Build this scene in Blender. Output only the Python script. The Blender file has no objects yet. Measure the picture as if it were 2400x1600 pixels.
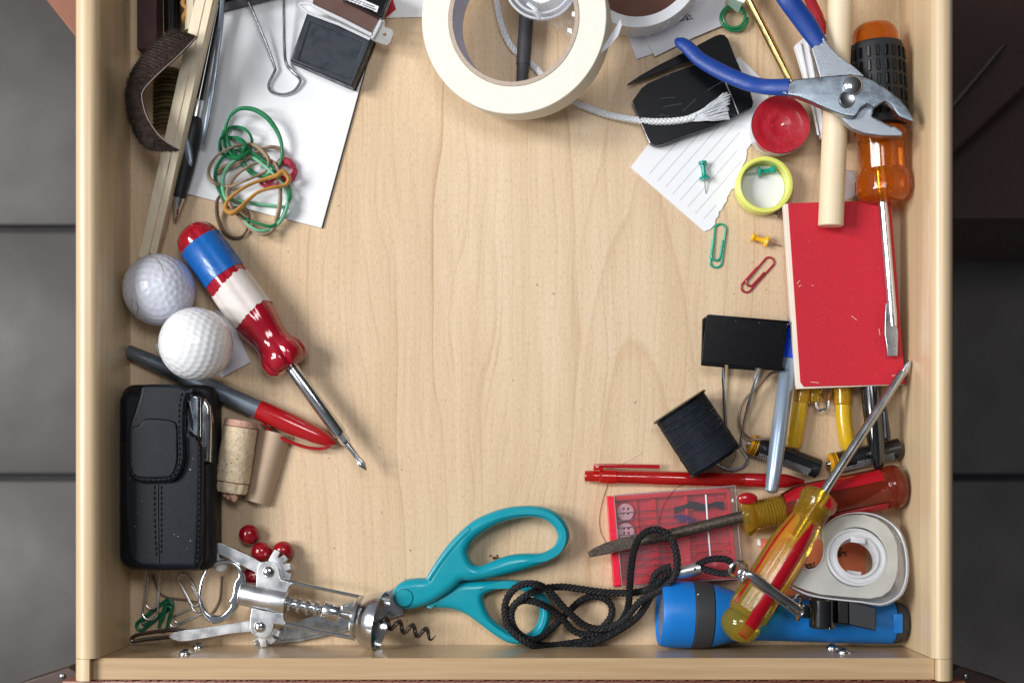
import bpy, bmesh, math, random
import numpy as np
from mathutils import Vector, Matrix
R = math.radians
random.seed(7)
sc = bpy.context.scene
COL = sc.collection
# ------------------------------------------------------------------ camera
D = 0.8667            # camera height above the drawer's base panel (m)
S = 0.00026           # metres per photo pixel on the base panel
PX, PY = 1205.0, 1110.0   # point straight below the lens
cam = bpy.data.objects.new('camera', bpy.data.cameras.new('camera')); COL.objects.link(cam)
cam.location = (0, 0, D)
cam.data.lens = 50; cam.data.sensor_width = 36
cam.data.shift_x = -5/2400; cam.data.shift_y = 310/2400
cam.data.clip_start = 0.02; cam.data.clip_end = 20
cam.data.dof.use_dof = True; cam.data.dof.focus_distance = D-0.020; cam.data.dof.aperture_fstop = 7.5
sc.camera = cam
# ------------------------------------------------------------------ light
w = bpy.data.worlds.new('World'); sc.world = w; w.use_nodes = True
# the room round the drawer: brighter on the window side, dim on the far side
_n, _l = w.node_tree.nodes, w.node_tree.links
_tc = _n.new('ShaderNodeTexCoord'); _sx = _n.new('ShaderNodeSeparateXYZ'); _l.new(_tc.outputs['Generated'], _sx.inputs[0])
_mr = _n.new('ShaderNodeMapRange'); _l.new(_sx.outputs[0], _mr.inputs[0]); _mr.inputs['From Min'].default_value = -1; _mr.inputs['From Max'].default_value = 1
_rp = _n.new('ShaderNodeValToRGB'); _l.new(_mr.outputs[0], _rp.inputs[0])
_rp.color_ramp.elements[0].position = 0.05; _rp.color_ramp.elements[0].color = (0.42, 0.44, 0.47, 1)
_rp.color_ramp.elements[1].position = 0.85; _rp.color_ramp.elements[1].color = (0.045, 0.042, 0.040, 1)
_e = _rp.color_ramp.elements.new(0.5); _e.color = (0.150, 0.160, 0.175, 1)
_l.new(_rp.outputs[0], _n['Background'].inputs[0]); _n['Background'].inputs[1].default_value = 0.82
def area(name, loc, target, sx, sy, power, col):
    l = bpy.data.lights.new(name, 'AREA'); l.shape = 'RECTANGLE'; l.size = sx; l.size_y = sy
    l.energy = power; l.color = col
    o = bpy.data.objects.new(name, l); COL.objects.link(o); o.location = loc
    o.rotation_euler = (Vector(target)-Vector(loc)).to_track_quat('-Z', 'Y').to_euler()
area('window_pane_light', (-1.48, -0.02, 1.52), (0, 0.10, 0), 0.34, 0.76, 21.0, (1.0, 0.985, 0.97))
area('window_pane_light', (-1.42, 0.50, 1.52), (0, 0.10, 0), 0.34, 0.76, 24.5, (1.0, 0.985, 0.97))
area('overhead_fill_light', (0.0, 0.29, 0.96), (0.0, 0.28, 0), 0.30, 0.22, 2.4, (0.98, 0.99, 1.0))  # fill light added overhead so the drawer grows brighter towards the back
sc.view_settings.view_transform = 'Standard'; sc.view_settings.look = 'None'
sc.view_settings.exposure = 0.0; sc.view_settings.gamma = 1.0

# ------------------------------------------------------------------ coordinates
def kz(z): return (D-z)/D*S
def W(px, py, z=0.0):
    k = kz(z); return Vector(((px-PX)*k, -(py-PY)*k, z))
def cr(pts, ox, oy, s): return [(ox+p[0]/s, oy+p[1]/s)+tuple(p[2:]) for p in pts]

# ------------------------------------------------------------------ objects
def tag(o, label=None, cat=None, group=None, kind=None):
    if label: o['label'] = label
    if cat: o['category'] = cat
    if group: o['group'] = group
    if kind: o['kind'] = kind
    return o
def thing(name, label, cat, loc, group=None):
    o = bpy.data.objects.new(name, None); COL.objects.link(o); o.empty_display_size = 0.01
    o.location = loc
    WL[o.name] = Vector(loc)
    return tag(o, label, cat, group)
WL = {}
class MB:
    def __init__(s): s.v = []; s.f = []; s.wn = False
    def add(s, v, f):
        n = len(s.v); s.v.extend([tuple(p) for p in v]); s.f.extend([tuple(i+n for i in q) for q in f]); return s
    # tube along world points
    def tube(s, pts, r, seg=8, closed=False, sz=1.0, cap=True, up=None):
        P = np.array([tuple(p) for p in pts], float); n = len(P)
        if n < 2: return s
        rr = np.full(n, r, float) if np.isscalar(r) else np.array(r, float)
        T, N, B = frames(P, closed, up)
        th = np.linspace(0, 2*np.pi, seg, endpoint=False)+0.0001
        V = P[:, None, :]+rr[:, None, None]*(np.cos(th)[None, :, None]*N[:, None, :]+sz*np.sin(th)[None, :, None]*B[:, None, :])
        V = V.reshape(-1, 3); F = []
        m = n if closed else n-1
        for i in range(m):
            a = i*seg; b = ((i+1) % n)*seg
            for j in range(seg):
                k = (j+1) % seg
                F.append((a+j, a+k, b+k, b+j))
        if not closed and cap:
            F.append(tuple(range(seg))[::-1]); F.append(tuple(range((n-1)*seg, n*seg)))
        return s.add(V.tolist(), F)
    # surface of revolution from p0 along (p1-p0); prof = [(metres, radius)]
    def lathe(s, p0, p1, prof, seg=28, rfun=None, th0=0, th1=None, cap=True):
        p0 = Vector(p0); d = (Vector(p1)-p0).normalized()
        side = d.cross(Vector((0, 0, 1)))
        if side.length < 1e-4: side = Vector((1, 0, 0))
        side.normalize(); up = side.cross(d).normalized()
        full = th1 is None
        n = seg if full else seg+1
        V = []; F = []
        for (u, r) in prof:
            for j in range(n):
                th = (2*math.pi*j/seg) if full else th0+(th1-th0)*j/seg
                q = r*(rfun(u, th) if rfun else 1)
                V.append(p0+d*u+side*(q*math.cos(th))+up*(q*math.sin(th)))
        m = len(prof)
        for i in range(m-1):
            for j in range(seg if full else seg):
                k = (j+1) % n if full else j+1
                F.append((i*n+j, (i+1)*n+j, (i+1)*n+k, i*n+k))
        if full and cap and prof[0] != prof[-1]:
            if prof[0][1] > 1e-5: F.append(tuple(range(n)))
            if prof[-1][1] > 1e-5: F.append(tuple(range((m-1)*n, m*n))[::-1])
        return s.add(V, F)
    def lpx(s, a, b, z0, z1, prof, seg=28, rfun=None, **k):
        """lathe with the axis a->b in photo pixels and the profile in pixels"""
        A = W(a[0], a[1], z0); B = W(b[0], b[1], z1); q = kz((z0+z1)/2)
        return s.lathe(A, B, [(u*q, r*q) for u, r in prof], seg, (lambda u, th: rfun(u/q, th)) if rfun else None, **k)
    def box(s, c, size, rot=0, bev=0.0, seg=2, M=None):
        bm = bmesh.new(); bmesh.ops.create_cube(bm, size=1)
        bmesh.ops.scale(bm, vec=size, verts=bm.verts)
        if bev > 0: bmesh.ops.bevel(bm, geom=bm.edges[:], offset=bev, segments=seg, affect='EDGES', profile=0.5)
        if M is None: M = Matrix.Rotation(rot, 4, 'Z')
        bmesh.ops.transform(bm, matrix=Matrix.Translation(Vector(c))@M, verts=bm.verts)
        bm.verts.index_update()
        s.add([v.co[:] for v in bm.verts], [[v.index for v in f.verts] for f in bm.faces]); bm.free(); return s
    def ball(s, c, r, sc3=(1, 1, 1), u=20, v=12, M=None):
        bm = bmesh.new(); bmesh.ops.create_uvsphere(bm, u_segments=u, v_segments=v, radius=r)
        bmesh.ops.scale(bm, vec=sc3, verts=bm.verts)
        bmesh.ops.transform(bm, matrix=Matrix.Translation(Vector(c))@(M or Matrix.Identity(4)), verts=bm.verts)
        bm.verts.index_update()
        s.add([q.co[:] for q in bm.verts], [[q.index for q in f.verts] for f in bm.faces]); bm.free(); return s
    # flat plate with holes; outline in photo pixels, top at zt, thickness th (zfun(px,py) may tilt it)
    def plate(s, outline, zt, th, bev=0.0, holes=(), smooth=0, zfun=None, bres=2):
        zf = zfun or (lambda x, y: zt)
        def conv(pts, sm):
            if sm: pts = smoothp(pts, sm)
            return [W(p[0], p[1], zf(p[0], p[1])) for p in pts]
        sm = smooth
        loops = [conv(outline, sm)]+[conv(h, sm) for h in holes]
        cu = bpy.data.curves.new('tmp', 'CURVE'); cu.dimensions = '2D'; cu.fill_mode = 'BOTH'
        for L in loops:
            sp = cu.splines.new('POLY'); sp.points.add(len(L)-1)
            for i, p in enumerate(L): sp.points[i].co = (p.x, p.y, 0, 1)
            sp.use_cyclic_u = True
        cu.extrude = max(th/2-bev, 1e-6); cu.bevel_depth = bev; cu.bevel_resolution = bres; cu.offset = -bev
        ob = bpy.data.objects.new('tmp', cu); COL.objects.link(ob)
        dg = bpy.context.evaluated_depsgraph_get()
        me = bpy.data.meshes.new_from_object(ob.evaluated_get(dg))
        V = []
        for v in me.vertices:
            x, y, z = v.co; zz = zt
            if zfun:
                for _ in range(3):
                    k = kz(zz); zz = zfun(PX+x/k, PY-y/k)
            V.append((x, y, z+zz-th/2))
        s.add(V, [tuple(p.vertices) for p in me.polygons]); s.wn = True
        bpy.data.objects.remove(ob); bpy.data.curves.remove(cu); bpy.data.meshes.remove(me)
        return s
    def build(s, name, mat, parent=None, ang=35, loc=None):
        me = bpy.data.meshes.new(name)
        off = Vector((0, 0, 0))
        if parent is not None: off = WL[parent.name]
        elif loc is not None: off = Vector(loc)
        me.from_pydata([(a[0]-off.x, a[1]-off.y, a[2]-off.z) for a in s.v], [], s.f)
        bm = bmesh.new(); bm.from_mesh(me); bmesh.ops.remove_doubles(bm, verts=bm.verts, dist=1e-7)
        bmesh.ops.recalc_face_normals(bm, faces=bm.faces); bm.to_mesh(me); bm.free()
        me.polygons.foreach_set('use_smooth', [True]*len(me.polygons)); me.set_sharp_from_angle(angle=R(ang))
        me.materials.append(mat); me.update()
        o = bpy.data.objects.new(name, me); COL.objects.link(o)
        if s.wn:
            wm = o.modifiers.new('wn', 'WEIGHTED_NORMAL'); wm.keep_sharp = True; wm.weight = 80
        if parent is not None: o.parent = parent
        elif loc is not None: o.location = loc
        WL[o.name] = off
        return o
def frames(P, closed, up=None):
    n = len(P)
    if closed: T = np.roll(P, -1, 0)-np.roll(P, 1, 0)
    else:
        T = np.empty_like(P); T[1:-1] = P[2:]-P[:-2]; T[0] = P[1]-P[0]; T[-1] = P[-1]-P[-2]
    T /= np.linalg.norm(T, axis=1)[:, None]+1e-12
    up = np.array(up if up is not None else (0, 0, 1.0))
    # N is horizontal (across the path), B is close to up
    N = np.cross(np.broadcast_to(up, T.shape), T)
    ln = np.linalg.norm(N, axis=1)
    last = np.array([1.0, 0, 0])
    for i in range(n):
        if ln[i] < 0.15:
            q = last-T[i]*np.dot(last, T[i]); N[i] = q/(np.linalg.norm(q)+1e-9)
        else: N[i] /= ln[i]
        last = N[i]
    return T, N, np.cross(T, N)
def smoothp(pts, sub=6, closed=True):
    P = np.array([tuple(p) for p in pts], float); n = len(P); out = []
    rng = range(n) if closed else range(n-1)
    for i in rng:
        if closed: a, b, c, d = P[i-1], P[i], P[(i+1) % n], P[(i+2) % n]
        else: a, b, c, d = P[max(i-1, 0)], P[i], P[i+1], P[min(i+2, n-1)]
        for j in range(sub):
            t = j/sub
            out.append(0.5*((2*b)+(-a+c)*t+(2*a-5*b+4*c-d)*t*t+(-a+3*b-3*c+d)*t**3))
    if not closed: out.append(P[-1])
    return [tuple(o) for o in out]
def path3(pts, sub=8, closed=False):
    """pixel path (px,py,z) smoothed and put in the world"""
    return [W(*p) for p in smoothp(pts, sub, closed)]
def resample(P, step):
    P = np.array([tuple(p) for p in P], float)
    d = np.r_[0, np.cumsum(np.linalg.norm(np.diff(P, axis=0), axis=1))]
    n = max(int(d[-1]/step), 2); t = np.linspace(0, d[-1], n+1)
    return np.stack([np.interp(t, d, P[:, i]) for i in range(3)], 1)
def braid(mb, pts, rad, pitch=0.009, strands=4, sr=None, step=0.0007, seg=5):
    P = resample(pts, step); T, N, B = frames(P, False)
    sarc = np.arange(len(P))*step; sr = sr or rad*0.36
    for dirn in (1, -1):
        for k in range(strands):
            th = dirn*2*np.pi*sarc/pitch+2*np.pi*k/strands+(0.4 if dirn < 0 else 0)
            rr = (rad-sr)*(1+0.20*dirn*np.sin(2*np.pi*sarc/pitch*strands))
            Q = P+rr[:, None]*(np.cos(th)[:, None]*N+np.sin(th)[:, None]*B)
            mb.tube(Q, sr, seg, cap=True)
    mb.tube(P, rad*0.5, 6)
    return mb

# ------------------------------------------------------------------ materials
def lin(h):
    h = h.lstrip('#'); c = [int(h[i:i+2], 16)/255 for i in (0, 2, 4)]
    return tuple((x/12.92 if x <= .04045 else ((x+.055)/1.055)**2.4) for x in c)+(1,)
def base(name):
    m = bpy.data.materials.new(name); m.use_nodes = True
    return m, m.node_tree.nodes, m.node_tree.links, m.node_tree.nodes['Principled BSDF']
def mk(name, col, rough=0.5, metal=0.0, trans=0.0, coat=0.0, var=0.06, vscale=180, bump=0.0, bscale=900, ior=1.5, sss=0.0, col2=None, rvar=0.1, alpha=1.0, spec=0.5, stretch=(1, 1, 1)):
    m, N, L, b = base(name)
    c = lin(col) if isinstance(col, str) else tuple(col)+(1,)
    tc = N.new('ShaderNodeTexCoord'); mp = N.new('ShaderNodeMapping'); L.new(tc.outputs['Object'], mp.inputs[0])
    mp.inputs['Scale'].default_value = stretch
    nz = N.new('ShaderNodeTexNoise'); nz.inputs['Scale'].default_value = vscale; nz.inputs['Detail'].default_value = 6
    L.new(mp.outputs[0], nz.inputs['Vector'])
    rp = N.new('ShaderNodeValToRGB'); L.new(nz.outputs[0], rp.inputs[0])
    rp.color_ramp.elements[0].position = 0.3; rp.color_ramp.elements[1].position = 0.7
    c2 = lin(col2) if col2 else tuple(min(1, x*(1+var)) for x in c[:3])+(1,)
    rp.color_ramp.elements[0].color = tuple(x*(1-var) for x in c[:3])+(1,) if not col2 else c
    rp.color_ramp.elements[1].color = c2
    L.new(rp.outputs[0], b.inputs['Base Color'])
    b.inputs['Metallic'].default_value = metal
    b.inputs['Transmission Weight'].default_value = trans; b.inputs['IOR'].default_value = ior
    b.inputs['Coat Weight'].default_value = coat; b.inputs['Coat Roughness'].default_value = 0.06
    b.inputs['Subsurface Weight'].default_value = sss; b.inputs['Subsurface Radius'].default_value = (1, .6, .4); b.inputs['Subsurface Scale'].default_value = 0.002
    b.inputs['Specular IOR Level'].default_value = spec
    if rvar > 0:
        mr = N.new('ShaderNodeMapRange'); n2 = N.new('ShaderNodeTexNoise'); n2.inputs['Scale'].default_value = vscale*0.6; n2.inputs['Detail'].default_value = 8
        L.new(mp.outputs[0], n2.inputs['Vector']); L.new(n2.outputs[0], mr.inputs[0])
        mr.inputs['From Min'].default_value = 0.3; mr.inputs['From Max'].default_value = 0.7
        mr.inputs['To Min'].default_value = max(0.02, rough-rvar); mr.inputs['To Max'].default_value = min(1, rough+rvar)
        L.new(mr.outputs[0], b.inputs['Roughness'])
    else: b.inputs['Roughness'].default_value = rough
    if bump > 0:
        n3 = N.new('ShaderNodeTexNoise'); n3.inputs['Scale'].default_value = bscale; n3.inputs['Detail'].default_value = 5
        L.new(mp.outputs[0], n3.inputs['Vector'])
        bp = N.new('ShaderNodeBump'); bp.inputs['Strength'].default_value = bump; bp.inputs['Distance'].default_value = 0.0004
        L.new(n3.outputs[0], bp.inputs['Height']); L.new(bp.outputs[0], b.inputs['Normal'])
    return m
def clear(name, tint='#ffffff', gloss=0.12, diff=0.05, dcol='#ffffff', rough=0.06):
    """thin clear plastic: mostly see-through, a Fresnel sheen and a little haze"""
    m, N, L, b = base(name); N.remove(b); out = N['Material Output']
    tr = N.new('ShaderNodeBsdfTransparent'); tr.inputs[0].default_value = lin(tint)
    gl = N.new('ShaderNodeBsdfGlossy'); gl.inputs['Roughness'].default_value = rough
    df = N.new('ShaderNodeBsdfDiffuse'); df.inputs[0].default_value = lin(dcol)
    m1 = N.new('ShaderNodeMixShader'); m2 = N.new('ShaderNodeMixShader')
    nz = N.new('ShaderNodeTexNoise'); nz.inputs['Scale'].default_value = 60; tc = N.new('ShaderNodeTexCoord'); L.new(tc.outputs['Object'], nz.inputs['Vector'])
    mr = N.new('ShaderNodeMapRange'); L.new(nz.outputs[0], mr.inputs[0]); mr.inputs['To Min'].default_value = diff*0.6; mr.inputs['To Max'].default_value = diff*1.4
    L.new(mr.outputs[0], m1.inputs[0]); L.new(tr.outputs[0], m1.inputs[1]); L.new(df.outputs[0], m1.inputs[2])
    lw = N.new('ShaderNodeLayerWeight'); lw.inputs[0].default_value = 0.35
    ad = N.new('ShaderNodeMath'); ad.operation = 'MULTIPLY_ADD'; ad.inputs[1].default_value = 0.5; ad.inputs[2].default_value = gloss
    L.new(lw.outputs['Fresnel'], ad.inputs[0]); L.new(ad.outputs[0], m2.inputs[0])
    L.new(m1.outputs[0], m2.inputs[1]); L.new(gl.outputs[0], m2.inputs[2]); L.new(m2.outputs[0], out.inputs[0])
    return m
def wood(name, light, dark, axis='Y', rough=0.42, lines=0.5, coat=0.12, fine=1.0, flame=False, specks=False):
    m, N, L, b = base(name)
    tc = N.new('ShaderNodeTexCoord'); mp = N.new('ShaderNodeMapping'); L.new(tc.outputs['Object'], mp.inputs[0])
    sc3 = {'Y': (1, 0.035, 1), 'X': (0.035, 1, 1), 'Z': (1, 1, 0.035)}[axis]
    mp.inputs['Scale'].default_value = sc3
    def noise(scale, det, vec, dist=0.0):
        n = N.new('ShaderNodeTexNoise'); n.inputs['Scale'].default_value = scale; n.inputs['Detail'].default_value = det
        n.inputs['Distortion'].default_value = dist; L.new(vec, n.inputs['Vector']); return n
    n1 = noise(520*fine, 6, mp.outputs[0]); n2 = noise(70, 4, mp.outputs[0])
    mix = N.new('ShaderNodeMath'); mix.operation = 'MULTIPLY_ADD'; mix.inputs[1].default_value = 0.45; L.new(n1.outputs[0], mix.inputs[0])
    h = N.new('ShaderNodeMath'); h.operation = 'MULTIPLY'; h.inputs[1].default_value = 0.55; L.new(n2.outputs[0], h.inputs[0]); L.new(h.outputs[0], mix.inputs[2])
    rp = N.new('ShaderNodeValToRGB'); L.new(mix.outputs[0], rp.inputs[0])
    rp.color_ramp.elements[0].position = 0.30; rp.color_ramp.elements[1].position = 0.66
    rp.color_ramp.elements[0].color = lin(dark); rp.color_ramp.elements[1].color = lin(light)
    colout = rp.outputs[0]
    def darken(fac_out, col, amt):
        nonlocal colout
        mx = N.new('ShaderNodeMix'); mx.data_type = 'RGBA'; mx.blend_type = 'MULTIPLY'
        s2 = N.new('ShaderNodeMath'); s2.operation = 'MULTIPLY'; s2.inputs[1].default_value = amt; L.new(fac_out, s2.inputs[0])
        L.new(s2.outputs[0], mx.inputs[0]); L.new(colout, mx.inputs[6]); mx.inputs[7].default_value = lin(col); colout = mx.outputs[2]
    if flame:   # long growth lines that wander up the board
        m2 = N.new('ShaderNodeMapping'); L.new(tc.outputs['Object'], m2.inputs[0]); m2.inputs['Scale'].default_value = (1, 0.24, 1)
        nb = noise(9, 3, m2.outputs[0]); nb2 = noise(34, 2, m2.outputs[0])
        sx = N.new('ShaderNodeSeparateXYZ'); L.new(tc.outputs['Object'], sx.inputs[0])
        def mth(op, a, b, c=None):
            n = N.new('ShaderNodeMath'); n.operation = op
            for k, q in enumerate((a, b, c)):
                if q is None: continue
                if isinstance(q, (int, float)): n.inputs[k].default_value = q
                else: L.new(q, n.inputs[k])
            return n.outputs[0]
        u = mth('MULTIPLY_ADD', sx.outputs[0], 112, mth('MULTIPLY_ADD', nb.outputs[0], 9, mth('MULTIPLY', nb2.outputs[0], 0.7)))
        for (mul, wd, amt, col) in ((0.37, 0.055, lines*1.25, '#c69b66'), (1.0, 0.10, lines*0.75, '#b98d60'), (2.7, 0.16, lines*0.5, '#c39c72')):
            fr = mth('FRACT', mth('MULTIPLY', u, mul), 0)
            r2 = N.new('ShaderNodeValToRGB'); L.new(fr, r2.inputs[0])
            e = r2.color_ramp.elements; e[0].position = 0.0; e[0].color = (0.0, 0.0, 0.0, 1); e[1].position = 1.0; e[1].color = (0, 0, 0, 1)
            for p_, v_ in ((0.45, 0.06), (1-wd*1.6, 0.25), (1-wd*0.35, 1.0)):
                q = r2.color_ramp.elements.new(p_); q.color = (v_, v_, v_, 1)
            m3 = N.new('ShaderNodeMapping'); L.new(tc.outputs['Object'], m3.inputs[0]); m3.inputs['Scale'].default_value = (1, 0.1, 1)
            nm = noise(95*mul, 2, m3.outputs[0]); mm = N.new('ShaderNodeMapRange'); L.new(nm.outputs[0], mm.inputs[0])
            mm.inputs['From Min'].default_value = 0.38; mm.inputs['From Max'].default_value = 0.66
            darken(mth('MULTIPLY', r2.outputs[0], mm.outputs[0]), col, amt)
        dx = mth('ADD', sx.outputs[0], -0.078)
        v_ = mth('MULTIPLY_ADD', mth('MULTIPLY', dx, dx), 95, mth('MULTIPLY_ADD', nb.outputs[0], 0.20, mth('MULTIPLY_ADD', nb2.outputs[0], 0.035, mth('MULTIPLY', sx.outputs[1], 0.95))))
        fr = mth('FRACT', mth('MULTIPLY', v_, 11), 0)
        r4 = N.new('ShaderNodeValToRGB'); L.new(fr, r4.inputs[0]); e = r4.color_ramp.elements
        e[0].position = 0.45; e[0].color = (0, 0, 0, 1); e[1].position = 1.0; e[1].color = (0, 0, 0, 1)
        for p_, q_ in ((0.82, 0.35), (0.94, 1.0)):
            q = e.new(p_); q.color = (q_, q_, q_, 1)
        ms = N.new('ShaderNodeMapRange'); L.new(mth('ABSOLUTE', dx, 0), ms.inputs[0]); ms.interpolation_type = 'SMOOTHSTEP'
        ms.inputs['From Min'].default_value = 0.022; ms.inputs['From Max'].default_value = 0.052; ms.inputs['To Min'].default_value = 1; ms.inputs['To Max'].default_value = 0
        darken(mth('MULTIPLY', r4.outputs[0], ms.outputs[0]), '#c99c68', 0.24)
        nl = noise(7, 3, m2.outputs[0]); mr2 = N.new('ShaderNodeMapRange'); L.new(nl.outputs[0], mr2.inputs[0]); mr2.inputs['From Min'].default_value = .35; mr2.inputs['From Max'].default_value = .7
        darken(mr2.outputs[0], '#e8d5bb', 0.5)
        m4 = N.new('ShaderNodeMapping'); L.new(tc.outputs['Object'], m4.inputs[0]); m4.inputs['Scale'].default_value = (1, 0.14, 1)
        np_ = noise(2300, 3, m4.outputs[0]); mp2 = N.new('ShaderNodeMapRange'); L.new(np_.outputs[0], mp2.inputs[0]); mp2.inputs['From Min'].default_value = .48; mp2.inputs['From Max'].default_value = .72
        darken(mp2.outputs[0], '#b8936a', 0.33)
    if specks:
        vo = N.new('ShaderNodeTexVoronoi'); vo.inputs['Scale'].default_value = 26; L.new(tc.outputs['Object'], vo.inputs['Vector'])
        r3 = N.new('ShaderNodeValToRGB'); L.new(vo.outputs['Distance'], r3.inputs[0])
        r3.color_ramp.elements[0].position = 0.012; r3.color_ramp.elements[0].color = (1, 1, 1, 1); r3.color_ramp.elements[1].position = 0.034; r3.color_ramp.elements[1].color = (0, 0, 0, 1)
        darken(r3.outputs[0], '#7a4a2c', 0.75)
    L.new(colout, b.inputs['Base Color'])
    b.inputs['Roughness'].default_value = rough; b.inputs['Coat Weight'].default_value = coat; b.inputs['Coat Roughness'].default_value = 0.25
    bp = N.new('ShaderNodeBump'); bp.inputs['Strength'].default_value = 0.12; bp.inputs['Distance'].default_value = 0.0003
    L.new(n1.outputs[0], bp.inputs['Height']); L.new(bp.outputs[0], b.inputs['Normal'])
    return m
M = {}
M['maple'] = wood('maple_veneer', '#e5cfb0', '#d6bd9a', 'Y', 0.46, 0.36, 0.08, flame=True, specks=True)
M['rail'] = wood('beech_laminate_side', '#dfc8a3', '#c8ac86', 'Y', 0.38, coat=0.3, fine=0.7)
M['railx'] = wood('beech_laminate_front', '#cfb38d', '#b0906a', 'X', 0.30, coat=0.45, fine=0.7)
M['redwood'] = wood('red_brown_front', '#8a5540', '#6d402f', 'X', 0.45)
M['door'] = mk('orange_brown_door', '#8a553d', 0.5)
M['darkcab'] = mk('dark_brown_cabinet', '#44312a', 0.5)
M['stick'] = wood('balsa_stick', '#f0e5cf', '#dccaa8', 'Y', 0.6, coat=0)
M['dowel'] = wood('birch_dowel', '#f0dfc2', '#e2cba6', 'Y', 0.5, coat=0)
M['tile'] = mk('grey_tile', '#5c5856', 0.5, var=0.20, vscale=14, bump=0.25, bscale=90)
M['grout'] = mk('dark_grout', '#3f3e42', 0.9)
M['chrome'] = mk('polished_chrome', '#d4d7db', 0.16, 1.0, var=0.02, rvar=0.05)
M['steel'] = mk('brushed_steel', '#aeb2b6', 0.28, 1.0, var=0.06, rvar=0.08, bump=0.05)
M['satin'] = mk('satin_nickel', '#dfe1e4', 0.33, 1.0, var=0.03, bump=0.1, bscale=2500)
M['cast'] = mk('sparkly_cast_steel', '#a8afb8', 0.40, 1.0, var=0.15, vscale=1500, bump=0.6, bscale=2400)
M['face'] = mk('ground_steel_face', '#8f99a4', 0.26, 1.0, var=0.04, bump=0.04)
M['rust'] = mk('rusty_shaft', '#6b625b', 0.5, 0.7, col2='#4a3f38', vscale=500, bump=0.7, bscale=900)
M['darksteel'] = mk('dark_worm_steel', '#6e6660', 0.33, 1.0, var=0.15)
M['brass'] = mk('brass', '#d8bd80', 0.24, 1.0)
M['white'] = mk('white_paper', '#eff1f6', 0.75, var=0.01, vscale=60)
M['cardw'] = mk('white_card', '#e2e2ea', 0.6, var=0.03)
M['vellum'] = mk('white_tape_face', '#e8e5da', 0.7, var=0.02, bump=0.15, bscale=700)
M['tapeside'] = mk('tape_edge_side', '#c9b9a0', 0.6, var=0.05)
M['core'] = mk('card_core', '#b9a899', 0.9, var=0.12, vscale=700, bump=0.3)
M['coreinner'] = mk('card_core_inside', '#d8daea', 0.8)  # lightened so the colour carries light bounced inside the ring
M['blackpl'] = mk('black_plastic', '#08090b', 0.26, var=0.12, vscale=400, rvar=0.02, spec=0.25)
M['blackmatt'] = mk('black_rubber', '#1c1f24', 0.55, var=0.2, bump=0.2)
M['openerblack'] = mk('scratched_black_plastic', '#080a0f', 0.36, var=0.2, vscale=300, spec=0.22, rvar=0.06, bump=0.05)
M['blackgloss'] = mk('glossy_black', '#101216', 0.12, coat=1.0, rvar=0.03)
M['leather'] = mk('black_leather', '#0b121d', 0.38, var=0.10, vscale=500, bump=0.22, bscale=1500, rvar=0.03, spec=0.30)
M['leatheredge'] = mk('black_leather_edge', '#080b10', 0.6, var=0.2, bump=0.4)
M['thread'] = mk('dark_stitch_thread', '#0b0f18', 0.7)
M['navybox'] = mk('dusty_navy_plastic', '#1d2531', 0.42, var=0.22, vscale=260, bump=0.1, rvar=0.16)
M['brown'] = mk('brown_card_window', '#5b3d35', 0.45)
M['clear'] = clear('clear_plastic', '#f6f6f4', 0.10, 0.05)
M['clearw'] = clear('hazy_clear_plastic', '#f2f4f6', 0.16, 0.28, '#f0f3f8')
M['pinkclear'] = clear('clear_lid', '#fff6f7', 0.03, 0.035, '#ffffff', 0.12)
M['frost'] = clear('frosted_white_plastic', '#ecece8', 0.07, 0.62, '#dedfda', 0.3)
M['frostring'] = mk('translucent_ring', '#eef1f6', 0.22, trans=0.35, var=0.01)
M['golf'] = mk('golf_ball_white', '#eceef2', 0.28, coat=0.5, var=0.02, vscale=90)
M['golfold'] = mk('scuffed_golf_ball', '#d6dae8', 0.42, coat=0.15, var=0.05, vscale=120)
M['scuff'] = mk('scuff_marks', '#8a8873', 0.8)
M['redgloss'] = mk('glossy_red_plastic', '#a00d24', 0.14, coat=0.8, var=0.04, rvar=0.04)
M['bluetape'] = mk('blue_masking_tape', '#0e5fae', 0.36, var=0.06, vscale=400, bump=0.35, bscale=700, coat=0.3)
M['whitetape'] = mk('white_masking_tape', '#ded6d2', 0.55, var=0.04, vscale=200, bump=0.3, bscale=400)
M['greypen'] = mk('grey_pearl_barrel', '#77828f', 0.34, 0.5, var=0.04)
M['redcap'] = mk('red_pen_cap', '#b4151d', 0.18, coat=0.6, trans=0.1)
M['cork'] = mk('cork', '#e6d5ba', 0.85, col2='#cdb590', vscale=420, bump=0.9, bscale=700)
M['corkend'] = mk('cork_wine_stained', '#d3ab99', 0.85, col2='#c3947f', vscale=420, bump=0.9, bscale=700)
M['beige'] = mk('beige_plastic', '#bfa68e', 0.62, var=0.04)
M['bead'] = mk('red_bead', '#980c1c', 0.2, coat=0.5, var=0.05, sss=0.1)
M['teal'] = mk('teal_scissor_plastic', '#0597aa', 0.32, var=0.02, rvar=0.05, coat=0.15)
M['tealpin'] = mk('teal_pin_plastic', '#05998a', 0.22, var=0.03, coat=0.4)
M['yellowpin'] = mk('yellow_pin_plastic', '#f5b916', 0.28, var=0.03, coat=0.4, sss=0.2)
M['greenclip'] = mk('mint_coated_wire', '#12a583', 0.3, coat=0.4)
M['redclip'] = mk('dark_red_coated_wire', '#a52231', 0.3, coat=0.4)
M['greendark'] = mk('dark_green_coated_wire', '#0c6b4b', 0.35)
M['ropeb'] = mk('black_nylon_cord', '#0b0d12', 0.7, var=0.4, vscale=900)
M['ropew'] = mk('white_nylon_cord', '#e3e7ec', 0.4, var=0.08, vscale=900)
M['flash'] = mk('blue_torch_plastic', '#0a76cc', 0.42, var=0.03, rvar=0.05)
M['flashdark'] = mk('charcoal_rubber', '#34363a', 0.6, var=0.06)
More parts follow.
